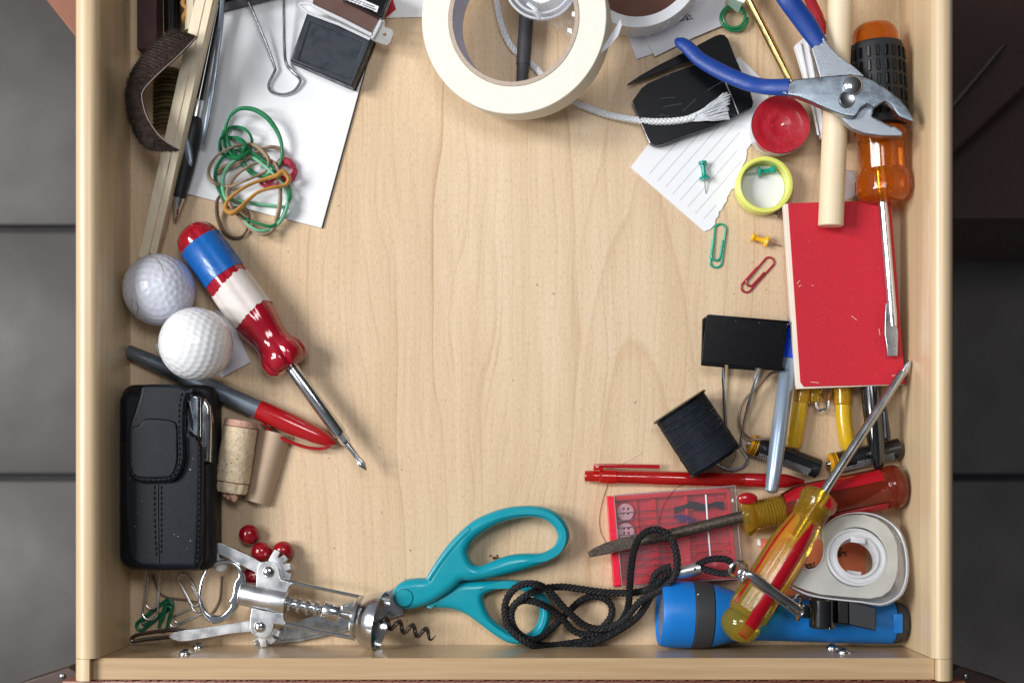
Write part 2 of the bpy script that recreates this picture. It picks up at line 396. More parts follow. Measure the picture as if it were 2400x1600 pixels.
M['lens'] = mk('torch_reflector', '#c9d6e6', 0.12, 0.9)
M['amber'] = mk('amber_acetate', '#f2861c', 0.10, trans=0.82, var=0.05, ior=1.45, rvar=0.03)
M['yellowcl'] = mk('clear_yellow_acetate', '#fbd24a', 0.08, trans=0.85, var=0.08, vscale=300, ior=1.45, rvar=0.03)
M['redcl'] = mk('clear_red_brown_acetate', '#a03a20', 0.12, trans=0.7, var=0.08, ior=1.45, rvar=0.03)
M['redstripe'] = mk('red_handle_stripe', '#a40a1c', 0.2, coat=0.5, var=0.03)
M['redpen'] = mk('clear_red_pen', '#e2241c', 0.12, trans=0.6, var=0.04, coat=0.3)
M['silverpen'] = mk('silver_blue_barrel', '#9fb0c4', 0.3, 0.55, var=0.02, rvar=0.03)
M['bluecap'] = mk('blue_pen_grip', '#0b3fc4', 0.25, coat=0.4)
M['bluegrip'] = mk('blue_dipped_vinyl', '#133f93', 0.42, var=0.12, vscale=1100, bump=0.35, bscale=1800)
M['redbook'] = mk('red_cloth_cover', '#c2152c', 0.62, var=0.06, vscale=700, bump=0.3, bscale=1600, rvar=0.08)
M['pages'] = mk('cream_page_block', '#efe6d6', 0.8, var=0.06, vscale=1500, stretch=(0.05, 0.05, 6))
M['candle'] = mk('red_wax', '#ae0a22', 0.45, var=0.14, vscale=160, coat=0.15, sss=0.12, bump=0.6, bscale=420)
M['limelid'] = mk('lime_yellow_plastic', '#e4ea78', 0.3, var=0.03, sss=0.4, coat=0.2)
M['salmon'] = mk('salmon_paper', '#df7a54', 0.75, var=0.03)
M['orangepaper'] = M['salmon']
M['battery'] = mk('black_battery_sleeve', '#14161a', 0.28, coat=0.4)
M['gold'] = mk('yellow_battery_band', '#e0a012', 0.3, 0.2, coat=0.3)
M['yellowtube'] = mk('yellow_vinyl_tube', '#e9bd1d', 0.2, trans=0.25, coat=0.4, var=0.05)
M['pinbox'] = mk('red_box_plastic', '#ea2540', 0.28, var=0.04, coat=0.2, sss=0.1)
M['pinboxdark'] = mk('red_box_recess', '#d82a48', 0.35, var=0.06)
M['button'] = mk('pearl_pink_button', '#e8cbd8', 0.25, coat=0.4, sss=0.3)
M['navythread'] = mk('navy_thread', '#15203c', 0.7)
M['bluethread'] = mk('blue_thread', '#28349a', 0.7)
M['spool'] = mk('black_sewing_thread', '#1b222c', 0.55, var=0.35, vscale=260, bump=0.2)
M['hair'] = mk('brown_fuzz', '#2a211e', 0.85, col2='#56463d', vscale=300)
M['felt'] = mk('brown_felt', '#2e2522', 0.95, col2='#4a3b34', vscale=600, bump=1.0, bscale=1500)
M['feltedge'] = mk('pale_felt_edge', '#8a7a76', 0.8)
M['plum'] = mk('plum_brown', '#4a2e30', 0.7, var=0.1)
M['olive'] = mk('olive_twine', '#4f4323', 0.8, var=0.3, vscale=400)
M['rbgreen'] = mk('green_rubber', '#1c7f50', 0.42, var=0.08, coat=0.1)
M['rblight'] = mk('pale_green_rubber', '#7fc6a4', 0.45, var=0.08)
M['rbtan'] = mk('tan_rubber', '#a8917a', 0.5, var=0.1)
M['rbamber'] = mk('amber_rubber', '#c3924a', 0.45, var=0.1, sss=0.2)
M['rbred'] = mk('red_rubber', '#c23552', 0.45, var=0.08)
M['rbbrown'] = mk('brown_rubber', '#7a6656', 0.5)
M['ink'] = mk('pencil_ink', '#4a4a5a', 0.9)
M['line'] = mk('ruled_line_print', '#7f8799', 0.9)
M['labelw'] = mk('white_label', '#e6e8ee', 0.6)
M['wick'] = mk('wick', '#f0e8e4', 0.8)
M['mintpl'] = clear('mint_clear_film', '#d6efe2', 0.10, 0.3, '#d2eade')
M['speck'] = mk('wood_crumb', '#6e4128', 0.9)
M['rededge'] = mk('red_paper', '#c02430', 0.7)
M['shadebrown'] = mk('shaded_wood', '#6a4638', 0.8)  # wood darkened in colour for the shade inside the ring
# ================================================================== THE SETTING
FZ = -0.55
fl = MB(); fl.box((0, 0, FZ-0.012), (3.0, 3.0, 0.012)); floor = fl.build('floor', M['grout'], loc=(0, 0, FZ)); tag(floor, kind='structure')
tw, thh, g = 0.56, 0.2466, 0.007
mt = MB(); mt.box((0, 0, 0), (tw-g, thh-g, 0.010), bev=0.0022, seg=2)
t0 = None
for i in range(-2, 3):
    for j in range(-5, 6):
        cx = i*tw; cy = -0.0034+thh/2+j*thh
        if t0 is None:
            t0 = mt.build('tile', M['tile']); o = t0
        else: o = t0.copy(); COL.objects.link(o)
        o.parent = floor; o.location = (cx, cy, 0.0012-0.0009*((i*7+j*3) % 3)*0.5)
# ---- drawer
XL, XR, YF, YB = -0.2338, 0.2352, -0.104, 0.40
drawer = thing('drawer', 'pale wooden drawer with maple veneer bottom holding all the clutter', 'drawer', (0, 0, 0))
MB().box(((XL+XR)/2, (YF+YB)/2, -0.004), (XR-XL+0.012, YB-YF+0.012, 0.008)).build('base_panel', M['maple'], drawer)
def rail(x0, x1, xn):
    """side panel: rounded top, notched at the front for the front board"""
    H = 0.0685; r = 0.0062; prof = []
    for a in range(0, 7): prof.append((x1-r+r*math.sin(a*R(15)), H-r+r*math.cos(a*R(15))))
    prof = [(x1, -0.012)]+prof[::-1]
    for a in range(0, 7): prof.append((x0+r-r*math.sin(a*R(15)), H-r+r*math.cos(a*R(15))))
    prof.append((x0, -0.012)); m = MB()
    n = len(prof); V = []; F = []
    for y in (YF+0.0002, YB): V += [(p[0], y, p[1]) for p in prof]
    for i in range(n): F.append((i, (i+1) % n, n+(i+1) % n, n+i))
    F.append(tuple(range(n))); F.append(tuple(range(n, 2*n))[::-1]); m.add(V, F)
    a, b = (x0, xn) if xn > x0 and xn < x1 and x0 < 0 else (xn, x1)
    V = []
    clip = [(min(max(p[0], a), b), p[1]) for p in prof]
    for y in (-0.1163, YF): V += [(p[0], y, p[1]) for p in clip]
    F = [(i, (i+1) % n, n+(i+1) % n, n+i) for i in range(n)]+[tuple(range(n))]
    m.add(V, F); return m
rail(-0.2476, XL, -0.2385).build('side_panel', M['rail'], drawer, ang=50)
rail(XR, 0.2478, 0.2378).build('side_panel', M['rail'], drawer, ang=50)
m = MB(); m.box(((-0.2383+0.2376)/2, (-0.1163+YF)/2, 0.0255), (0.4759, 0.0123, 0.075), bev=0.0004, seg=1); m.build('front_board', M['railx'], drawer)
MB().box((0, YB+0.006, 0.028), (0.494, 0.012, 0.078), bev=0.001).build('back_board', M['railx'], drawer)
# chipped particle edge along the front board and the red-brown drawer front behind it
m = MB()
for i in range(420):
    x = random.uniform(-0.236, 0.236); s_ = random.uniform(0.0003, 0.0009)
    m.box((x, -0.1166-random.uniform(0, 0.0003), 0.0630-random.uniform(0, 0.001)), (s_*2.2, s_, s_*0.8), rot=random.uniform(-.6, .6))
m = tag(m.build('chipped_edge', M['redwood'], drawer), kind='stuff')
MB().box((0, -0.1285, 0.012), (0.512, 0.0230, 0.100), bev=0.001).build('front_panel', M['redwood'], drawer)
for s_ in (-1, 1):
    m = MB(); m.plate([(1205+s_*1000, 1590), (1205+s_*1045, 1562), (1205+s_*1090, 1578), (1205+s_*1160, 1600), (1205+s_*1160, 1680), (1205+s_*1000, 1680)], 0.02, 0.03, 0.001)
    m.build('front_wing', M['darkcab'], drawer)
    c = W(1205+s_*1060, 1584, 0.021); m = MB(); m.ball(c, 0.0016, (1, 1, .4), 14, 8); m.build('wing_screw', M['steel'], drawer)
# four pan-head screws in the inner face of the front board
for (x, y) in ((435, 1532), (466, 1517), (1950, 1519), (1977, 1529)):
    z = 0.0704*(1-(1541-y)/31*1.0)*0.86; z = max(0.008, 0.0624-(1541-y)*0.00201)
    X = (x-PX)*kz(z); c = Vector((X, YF+0.0004, z)); m = MB()
    m.lathe(c, c+Vector((0, 1, 0)), [(-0.001, 0.0045), (0, 0.0045), (0.0004, 0.0044), (0.0005, 0.0033), (0.0012, 0.0030), (0.0019, 0.0021), (0.0022, 0.0)], 20)
    sc_ = m.build('screw', M['chrome'], drawer)
    m = MB(); m.box(c+Vector((0, 0.0021, 0)), (0.0032, 0.0008, 0.0006), M=Matrix.Rotation(R(30), 4, 'Y')); m.box(c+Vector((0, 0.00215, 0)), (0.0006, 0.0008, 0.0032), M=Matrix.Rotation(R(30), 4, 'Y'))
    WL[sc_.name] = Vector((0, 0, 0)); m.build('slot', M['blackmatt'], sc_)
# crumbs on the bottom of the drawer
m = MB()
for i in range(70):
    p = W(random.uniform(560, 1800), random.uniform(260, 1480), 0.0002); s_ = random.uniform(0.0002, 0.0005)
    m.box(p, (s_*random.uniform(1, 2.2), s_, s_*0.7), rot=random.uniform(0, 3))
for i in range(16):
    a = random.uniform(0, 6.3); d = random.uniform(0, 8); p = W(1158+d*1.6*math.cos(a), 1307+d*math.sin(a), 0.0006)
    m.box(p, (0.0012, 0.0006, 0.0006), rot=a, M=Matrix.Rotation(a, 4, 'Z')@Matrix.Rotation(a*3, 4, 'X'))
o = m.build('wood_crumbs', M['speck'], loc=(0, 0, 0)); tag(o, 'tiny brown crumbs scattered over the bare drawer bottom', 'crumbs', kind='stuff')
# ---- what stands round the drawer, out of focus
m = MB(); m.plate([(60, -60), (190, 103), (330, 140), (420, -60)], -0.06, 0.022, 0.001)
cb_ = thing('cupboard', 'orange brown cupboard door corner beside the left drawer side, top left', 'cupboard', W(180, 0, -0.06)); m.build('door', M['door'], cb_)
cab = thing('cabinet', 'dark brown kitchen cabinet in shade right of the drawer', 'cabinet', W(2300, 200, -0.45))
m = MB(); m.plate([(2180, -160), (2700, -160), (2700, 512), (2180, 512)], -0.30, 0.22, 0.002); m.build('carcass', M['darkcab'], cab)
m = MB(); m.plate([(2150, 372), (2352, 118), (2420, 118), (2420, 190), (2150, 440)], -0.26, 0.024, 0.003); m.build('open_drawer_side', M['darkcab'], cab)
m = MB(); m.plate([(2150, 340), (2352, 100), (2363, 106), (2150, 362)], -0.245, 0.014, 0.002); m.build('drawer_rail', M['darksteel'], cab)

# ================================================================== UPPER LEFT
# white pad
padpts = [(430, 452), (753, 534), (905, -20), (920, -70), (560, -160)]
pad = thing('paper_pad', 'white square notepad lying under the rubber bands and binder clip', 'notepad', W(620, 300, 0))
MB().plate(padpts, 0.0022, 0.0022, 0.0001).build('sheets', M['white'], pad)
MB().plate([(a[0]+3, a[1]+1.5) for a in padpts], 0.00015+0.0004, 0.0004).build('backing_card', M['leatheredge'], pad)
m = MB()
random.seed(3)
for i in range(26):
    c = W(random.gauss(640, 22), random.gauss(312, 12), 0.00225); m.box(c, (0.0005, 0.0003, 0.0001), rot=random.uniform(0, 3))
for i in range(14):
    c = W(random.uniform(560, 760), random.uniform(210, 330), 0.00225); m.box(c, (0.0004, 0.0003, 0.0001), rot=random.uniform(0, 3))
tag(m.build('pencil_marks', M['cork'], pad), kind='stuff')
# small red and white paper behind the black box
t = thing('paper_slip', 'small white paper slip with red corner beside black plastic box', 'paper', W(940, 20, 0))
MB().plate([(890, 43), (1000, 40), (1010, -30), (900, -60)], 0.0014, 0.0003).build('sheet', M['white'], t)
MB().plate([(902, 44), (928, 22), (915, -20), (895, -20)], 0.0019, 0.0003).build('corner', M['rededge'], t)
# low plum brown block, black marker, pencil, twine in the dark corner
o = MB().box(W(352, -40, 0.008), (0.0120, 0.085, 0.016), bev=0.001).build('plum_block', M['plum'], loc=W(352, -40, 0)); tag(o, 'narrow plum brown block against the left drawer side', 'box')
t = thing('marker', 'thick black marker lying in the dark upper left corner', 'marker', W(404, 0, 0.008))
MB().lpx((404, 78), (404, -260), 0.0135, 0.0135, [(0, 14), (3, 19), (60, 20), (100, 20)], 24).build('cap', M['blackpl'], t)
MB().lpx((404, 78), (404, -260), 0.0135, 0.0135, [(101, 18.5), (300, 18.5), (312, 12)], 24).build('barrel', M['blackgloss'], t)
t = thing('pencil', 'tan pencil with black core between marker and wooden sticks', 'pencil', W(450, 20, 0.006))
MB().lpx((446, 72), (458, -150), 0.018, 0.018, [(0, 13), (200, 13)], 6).build('barrel', M['stick'], t, ang=20)
MB().lpx((446, 73), (458, -150), 0.018, 0.018, [(-1, 4), (6, 4)], 8).build('lead', M['blackmatt'], t)
o = MB().tube(path3([(436, 55, .013), (430, 40, .017), (438, 22, .018), (428, 8, .018), (436, -20, .018)]), 0.0013, 8).build('rubber_band', M['rbamber'], loc=W(434, 20, .013)); tag(o, 'short kinked amber rubber band at top edge beside the marker', 'rubber band')
t = thing('twine_hank', 'wound hank of dull olive twine under the wooden sticks', 'twine', W(392, 225, 0))
m = MB()
for i in range(15):
    y = 165+i*9.5; z = 0.004+0.006*random.random()
    m.tube(path3([(362, y+4, z), (378, y-2, z+0.008), (400, y-3, z+0.010), (424, y+4, z+0.006), (430, y+9, z)], 5), 0.0013, 6)
m.build('winding', M['olive'], t)
m = MB(); m.box(W(395, 228, 0.004), (0.012, 0.034, 0.008), bev=0.003); m.build('core', M['olive'], t)
# three square wooden sticks
st = [('left wooden stick of the bundle, longest, reaching behind the golf ball', (478, -40), (334, 606), 26, 0.0452, 0.0112, 0.0065),
      ('middle pale wooden stick running up beside the black pen', (499, -40), (358, 596), 20, 0.045, 0.011, 0.0065),
      ('narrow right hand wooden stick on the edge of the bundle', (512, -40), (375, 560), 9, 0.0425, 0.0085, 0.0060)]
for lab, a, b, wd, za, zb, hh in st:
    A = W(*a, za); B = W(*b, zb); d = (B-A); ln = d.length; x = d.normalized(); zax = Vector((0, 0, 1)); yv = zax.cross(x).normalized(); zz = x.cross(yv)
    Mx = Matrix((x, yv, zz)).transposed().to_4x4()
    m = MB(); m.box((A+B)/2-zz*hh/2, (ln, wd*kz((za+zb)/2)-0.0006, hh), bev=0.0003, seg=1, M=Mx)
    o = m.build('wooden_stick', M['stick'], loc=(0, 0, 0)); tag(o, lab, 'wooden stick', 'square wooden sticks leaning in the left corner')
    o.data.transform(Matrix.Translation(-(A+B)/2)); o.location = (A+B)/2
# black and silver ballpoint pen
A, B = (409, 517), (512, 10)
t = thing('ballpoint_pen', 'black grip ballpoint pen with silver tip lying beside the sticks', 'pen', W(440, 300, 0))
zz0, zz1 = 0.0068, 0.015
def onl(A, B, u):
    d = math.hypot(B[0]-A[0], B[1]-A[1]); return (A[0]+(B[0]-A[0])*u/d, A[1]+(B[1]-A[1])*u/d)
MB().lpx(A, B, zz0, zz1, [(0, 3), (2, 4.5), (50, 13), (54, 13.5)], 20).build('tip', M['chrome'], t)
MB().lpx(A, B, zz0, zz1, [(54.5, 14), (80, 17), (120, 20.5), (170, 22), (215, 21), (240, 17), (246, 13)], 24).build('grip', M['blackmatt'], t)
m = MB(); c0 = onl(A, B, 175); P0 = W(c0[0]-3, c0[1], 0.0118); P1 = W(*onl(A, B, 300), 0.0165)
m.ball(P0+Vector((0, 0, 0.0028)), 0.001, (2.6, 12.5, 1.1), 18, 10, Matrix.Rotation(math.atan2(-(B[0]-A[0]), -(B[1]-A[1]))*-1, 4, 'Z')); m.build('grip_inset', M['greypen'], t)
MB().lpx(A, B, zz0, zz1, [(246.5, 12.5), (285, 13.5), (286, 13)], 20).build('ring', M['satin'], t)
MB().lpx(A, B, zz0, zz1, [(286.5, 13), (430, 13), (560, 12)], 20).build('barrel', M['blackgloss'], t)
m = MB(); m.tube(path3([(474, 338, .0145), (484, 290, .0185), (500, 190, .0205), (516, 70, .0215), (522, -10, .021)]), [0.0015]*33, 8, sz=0.5); m.build('clip', M['greypen'], t)
# curled fuzzy strip
t = thing('fuzzy_strip', 'dark brown fuzzy felt strip curled into a crescent over the sticks', 'felt strip', W(335, 220, 0.02))
top = smoothp([(460, 86, .060), (418, 130, .057), (365, 178, .053), (335, 212, .050), (332, 235, .049), (344, 276, .049), (372, 318, .050), (402, 342, .052), (418, 352, .053)], 8, False)
bot = smoothp([(398, 72, .052), (352, 112, .044), (312, 160, .036), (298, 205, .030), (297, 240, .029), (304, 285, .030), (322, 325, .034), (352, 352, .042), (408, 353, .051)], 8, False)
T_ = [W(*p) for p in top]; B_ = [W(*p) for p in bot]
for q in T_+B_: q.x = max(q.x, XL+0.002)
m = MB(); n = len(T_); V = []; F = []; nr = 6
def bulge(a, b, s_):
    q = a.lerp(b, s_); q.z += 0.004*math.sin(math.pi*s_); return q
for k in range(2):
    for i in range(n):
        for j in range(nr+1):
            q = bulge(T_[i], B_[i], j/nr); V.append(q+Vector((0.0011*k, 0, -0.0006*k)))
w_ = nr+1
for k in range(2):
    for i in range(n-1):
        for j in range(nr): a = k*n*w_+i*w_+j; F.append((a, a+1, a+w_+1, a+w_))
for i in range(n-1):
    for j in (0, nr): a = i*w_+j; b = n*w_+a; F.append((a, a+w_, b+w_, b))
m.add(V, F); m.build('strip', M['felt'], t, ang=80)
m = MB(); m.tube([q+Vector((0.0004, 0, 0.0003)) for q in T_], 0.00032, 6); m.build('edge', M['feltedge'], t)
V = []; F = []; random.seed(11)
for k in range(15000):
    i = random.randrange(n-1); s_ = random.random(); p = bulge(T_[i].lerp(T_[i+1], random.random()), B_[i], s_)
    nrm = (T_[i+1]-T_[i]).cross(B_[i]-T_[i]).normalized()
    if nrm.z < 0: nrm = -nrm
    dv = (nrm+Vector((random.gauss(0, .6), random.gauss(0, .6), random.gauss(0, .4)))).normalized()*random.uniform(.0010, .0030)
    sd = dv.cross(Vector((random.random(), random.random(), random.random()))).normalized()*0.00012
    a = len(V); V += [p-sd, p+sd, p+dv]; F.append((a, a+1, a+2))
m = MB(); m.add(V, F); tag(m.build('fuzz', M['hair'], t), kind='stuff')
# big binder clip with wire handle on the pad
t = thing('binder_clip', 'large binder clip at the top edge, silver wire handle lying on notepad', 'binder clip', W(560, 0, 0.002), 'binder clips')
m = MB(); m.plate([(490, -150), (720, -170), (712, -40), (502, 11)], 0.020, 0.016, 0.002); m.build('body', M['blackpl'], t)
pts = [(566, -30, .012), (580, 0, .012), (600, 45, .0105), (625, 105, .008), (644, 158, .0055), (643, 170, .005), (632, 192, .0045), (630, 205, .004), (637, 216, .004), (655, 222, .004), (672, 221, .004), (690, 213, .004), (702, 197, .0045), (704, 188, .005), (698, 180, .005), (680, 163, .0055), (670, 145, .006), (667, 110, .008), (666, 45, .0105), (666, 0, .012), (666, -30, .012)]
MB().tube(path3(pts, 5), 0.00095, 10).build('wire_handle', M['chrome'], t)
# black stamp pad box
t = thing('stamp_pad_case', 'dusty navy black plastic case lying on the white notepad', 'plastic case', W(775, 120, 0))
f4 = lambda P: cr(P, 480, 0, 5.113)
bx = f4([(1232, 130), (2010, 470), (1765, 1045), (1020, 720)])
MB().plate(bx, 0.0155, 0.0105, 0.0012, bres=3).build('lid', M['navybox'], t)
inn = f4([(1262, 262), (1905, 512), (1745, 945), (1125, 712)])
rimo = f4([(1245, 165), (1985, 480), (1760, 1025), (1040, 715)])
MB().plate(rimo, 0.0162, 0.0012, 0.0004, holes=[inn]).build('rim', M['navybox'], t)
MB().plate([(p[0]+8, p[1]+9) for p in bx], 0.0046, 0.0024, 0.0008).build('tray', M['blackpl'], t)
MB().plate(f4([(1590, 290), (1680, 330), (1675, 350), (1590, 320)]), 0.0168, 0.001, 0.0002).build('catch', M['blackpl'], t)
# clear blister card with black box in it
t = thing('blister_pack', 'clear blister pack with brown card and black label box at top', 'blister pack', W(820, 20, 0.016))
MB().plate(f4([(1290, 40), (2010, 440), (2110, 240), (1640, 0), (1560, -160), (1330, -160)]), 0.0185, 0.0015, 0.0002).build('card', M['brown'], t)
MB().plate(f4([(1640, -30), (2120, 215), (2240, -100), (1800, -300)]), 0.026, 0.009, 0.001).build('black_box', M['blackpl'], t)
MB().plate(f4([(1655, -8), (2062, 150), (2085, 80), (1700, -90)]), 0.0262, 0.0002).build('label', M['labelw'], t)
m = MB(); random.seed(5)
for r_ in range(3):
    for i in range(26):
        if random.random() < .2: continue
        s_ = (i+random.random()*.4)/26; q = f4([(1690+s_*360, 8+s_*140-r_*26-4)])[0]
        m.box(W(q[0], q[1], .0265), (0.0007, 0.0005, 0.0001), rot=-0.35)
m.build('label_print', M['leatheredge'], t)
m = MB(); rim = f4([(1130, 45), (1255, 40), (1320, 85), (1660, 245), (2000, 420)])
m.tube([W(p[0], p[1], .0205) for p in rim], 0.0011, 8, sz=0.6)
rim = f4([(1130, 50), (1160, 95), (1250, 160), (1600, 290), (1980, 470)])
m.tube([W(p[0], p[1], .0185) for p in rim], 0.0009, 8, sz=.6); m.build('seam', M['frostring'], t)
tab = [(1985, 420), (2080, 250), (2130, 240), (2160, 260), (2150, 320), (2240, 350), (2262, 390), (2225, 500), (2180, 540), (2100, 520), (2000, 480)]
hole = [(2155+28*math.cos(a*.7), 415+22*math.sin(a*.7)) for a in range(9)]
MB().plate(f4(tab), 0.0188, 0.0008, 0.0002, holes=[f4(hole)]).build('hang_tab', M['clearw'], t)
MB().tube([W(p[0], p[1], .0195) for p in f4([(2000, 465), (2040, 400), (2110, 250), (2150, 250)])], 0.0010, 8).build('fold', M['frostring'], t)
# rubber bands
f5 = lambda P: cr(P, 440, 230, 4.752)
def band(pts, mat, lab, z0=0.004, zs=0.003, r=0.00068, sz=1.5, closed=True, name='rubber_band'):
    n = len(pts); P = []
    for i, p in enumerate(pts):
        z = p[2] if len(p) > 2 else z0+zs*(0.5+0.5*math.sin(i*1.9+len(pts)))
        P.append((p[0], p[1], z))
    Q = path3(f5(P), 7, closed)
    tw_ = [r*(1+0.25*math.sin(i*0.13+n)) for i in range(len(Q))]
    m = MB(); m.tube(Q, [x*1.45 for x in tw_], 8, closed, sz=sz); c = Q[0]
    o = m.build(name, M[mat], loc=(c.x, c.y, 0.002), ang=60); return tag(o, lab, 'rubber band', 'tangled rubber bands on the notepad')
band([(430, 400, .012), (428, 300, .014), (480, 190, .015), (590, 118, .015), (740, 130, .014), (880, 215, .013), (980, 345, .011), (1035, 470, .010), (1050, 600, .009), (1022, 740, .009), (900, 850, .006), (800, 862, .005), (700, 820, .005), (610, 720, .006), (520, 610, .008), (460, 510, .01)], 'rbgreen', 'largest green rubber band arching above the tangle', r=0.00085, sz=1.2)
band([(400, 400), (440, 355), (530, 325), (630, 345), (700, 420), (712, 520), (660, 620), (560, 665), (450, 655), (375, 600), (358, 500), (390, 430), (470, 440), (570, 455), (640, 520), (630, 610), (560, 650), (480, 615), (420, 540), (410, 460)], 'rbgreen', 'small green rubber band doubled into a coil left of the red one', .005, .008, r=.0008)
band([(720, 662), (600, 668), (480, 730), (405, 850), (388, 980), (420, 1110), (500, 1240), (600, 1340), (700, 1430), (820, 1480), (960, 1440), (1060, 1330), (1108, 1200), (1110, 1080), (1060, 960), (960, 850), (840, 740)], 'rblight', 'pale green rubber band with the widest oval loop', .006, .005)
band([(560, 580), (440, 620), (350, 720), (308, 850), (330, 980), (400, 1110), (500, 1230), (640, 1340), (800, 1400), (940, 1425), (1050, 1335), (1110, 1180), (1140, 1080), (1120, 970), (1020, 850), (880, 720), (720, 612)], 'rbgreen', 'thin dull green rubber band reaching lowest over the notepad edge', .005, .005)
band([(470, 1130, .007), (620, 1150, .007), (850, 1185, .006), (1060, 1208, .006), (1062, 1220, .004), (850, 1200, .004), (620, 1165, .005)], 'rblight', 'straight pale green rubber band crossing the lower loops', r=.0005)
band([(820, 580), (740, 525), (620, 518), (470, 560), (330, 640), (250, 750), (232, 860), (290, 940), (380, 975), (480, 985), (620, 930), (760, 870), (880, 800), (900, 680)], 'rbtan', 'tan rubber band looping out furthest left', .006, .006)
band([(780, 600), (880, 552), (980, 550), (1050, 590), (1060, 680), (960, 720), (760, 640), (560, 700), (400, 760), (330, 830), (400, 800), (560, 720)], 'rbtan', 'tan rubber band under the large green arch', .004, .005)
band([(930, 700), (780, 720), (650, 780), (540, 860), (470, 960), (442, 1080), (480, 1200), (560, 1300), (680, 1440), (820, 1520), (930, 1490), (980, 1380), (1012, 1260), (1030, 1130), (1030, 960), (1010, 800)], 'rbtan', 'tan rubber band hanging lowest on the right side of tangle', .006, .006, r=.00078)
band([(1065, 820), (1128, 900), (1080, 970), (930, 1000), (780, 1050), (680, 1130), (580, 1230), (490, 1280), (425, 1240), (450, 1140), (560, 1040), (720, 950), (900, 890), (1000, 860)], 'rbamber', 'amber rubber band lying on top of the tangle', .011, .004, r=.0009, sz=1.6)
band([(370, 1085, .009), (325, 1160, .008), (335, 1330, .004), (400, 1480, .003), (500, 1552, .0025), (600, 1540, .0025), (665, 1450, .003), (685, 1320, .004), (640, 1235, .006), (560, 1230, .007), (470, 1210, .008), (400, 1150, .009)], 'rbbrown', 'brown rubber band resting on the bare wood below the pad')
rr = []
for k in range(42):
    a = k/14*2*math.pi; q = 118-k*1.1; rr.append((1085+q*1.05*math.cos(a)+6*math.sin(k), 800+q*1.15*math.sin(a), .004+.0035*(k/42)+.001*math.sin(k*1.3)))
band(rr, 'rbred', 'red rubber band coiled three times behind the tan ones', r=.0007)
band([(810, 930, .007), (850, 975, .007), (930, 985, .007), (1000, 960, .007), (1050, 900, .006), (980, 900, .006), (900, 940, .006), (860, 920, .006)], 'rbred', 'short red rubber band curl beneath the amber one')
# ================================================================== TOP MIDDLE
# masking tape roll (leans a little to the right on the marker underneath)
ct, cb = (1203, 43), (1222, 66)
At, Ab = W(*ct, 0.055), W(*cb, 0.024)
ax = (At-Ab).normalized(); hgt = (At-Ab).length; kq = kz(0.055)
Ro, Rc, Ri = 219*kq, 155*kq, 145*kq
t = thing('masking_tape_roll', 'large roll of white masking tape leaning over the dark pen', 'tape roll', Ab)
c4 = 0.0004
MB().lathe(Ab, At, [(0, Rc+.0002), (0, Ro-c4), (c4, Ro), (hgt-c4, Ro), (hgt, Ro-c4), (hgt, Rc+.0002), (0, Rc+.0002)], 128).build('tape', M['vellum'], t)
MB().lathe(Ab, At, [(-.0004, Ri), (-.0004, Rc), (hgt+.0004, Rc), (hgt+.0004, Ri), (-.0004, Ri)], 96).build('card_core', M['core'], t)
MB().lathe(Ab, At, [(0.0002, Ri-.0001), (hgt, Ri-.0001)], 96, cap=False).build('core_lining', M['coreinner'], t)
MB().plate([(1396, 134), (1422, 98), (1442, 66), (1454, 45), (1457, 60), (1449, 84), (1428, 110)], .0545, .0005, 0).build('loose_end', M['white'], t)
# dark marker under the roll
t = thing('felt_pen', 'dark grey felt pen standing out inside the masking tape roll', 'pen', W(1230, 60, 0.02))
A, B = (1222, 215), (1246, -150)
MB().lpx(A, B, .0085, .013, [(0, 8), (2, 12), (30, 14), (62, 15)], 24).build('cap', M['greypen'], t)
MB().lpx(A, B, .0085, .013, [(62.5, 16.6), (70, 16.8), (320, 16.8), (345, 14)], 24).build('barrel', M['greypen'], t)
for c in t.children: c.data.materials[0] = M['flashdark']
# white braided cord
t = thing('braided_cord', 'white braided nylon cord with frayed end lying on the letter opener', 'cord', W(1400, 262, 0))
cp = [(1150, -80, .006), (1160, -20, .006), (1167, 20, .006), (1176, 60, .005), (1190, 95, .004), (1206, 118, .003), (1225, 133, .0022), (1248, 152, .003), (1270, 176, .003), (1300, 205, .003), (1345, 238, .003), (1380, 254, .003), (1420, 268, .0032), (1470, 278, .006), (1520, 285, .009), (1570, 285, .0105), (1610, 280, .011), (1632, 273, .0112)]
m = MB(); braid(m, path3(cp, 8), 0.0021, pitch=.010, strands=4, step=.0007); m.build('braid', M['ropew'], t, ang=70)
m = MB(); random.seed(2)
for i in range(150):
    s_ = random.random(); s2 = random.uniform(-1, 1)
    e = (1706+14*math.sin(s2)*-1+random.uniform(-12, 4)+10*s2, 248+s2*32, .010+random.uniform(0, .006))
    md = (1668+random.uniform(-6, 6), 262+s2*20+random.uniform(-2, 2), .011+random.uniform(0, .004))
    m.tube(path3([(1618, 278+s2*5, .0112), (1640, 272+s2*9, .0118+random.uniform(-.001, .001)), md, e], 4), 0.00016, 4, cap=False)
tag(m.build('frayed_end', M['ropew'], t), kind='stuff')
m = MB()
for i in range(22):
    s2 = -1+2*i/21.0
    m.tube(path3([(1606, 279+s2*4, .0112), (1640, 272+s2*11, .0116), (1672, 260+s2*20, .0118), (1702+8*s2, 250+s2*29, .0115)], 5), 0.00050, 5, sz=.6)
m.build('strand', M['ropew'], t)
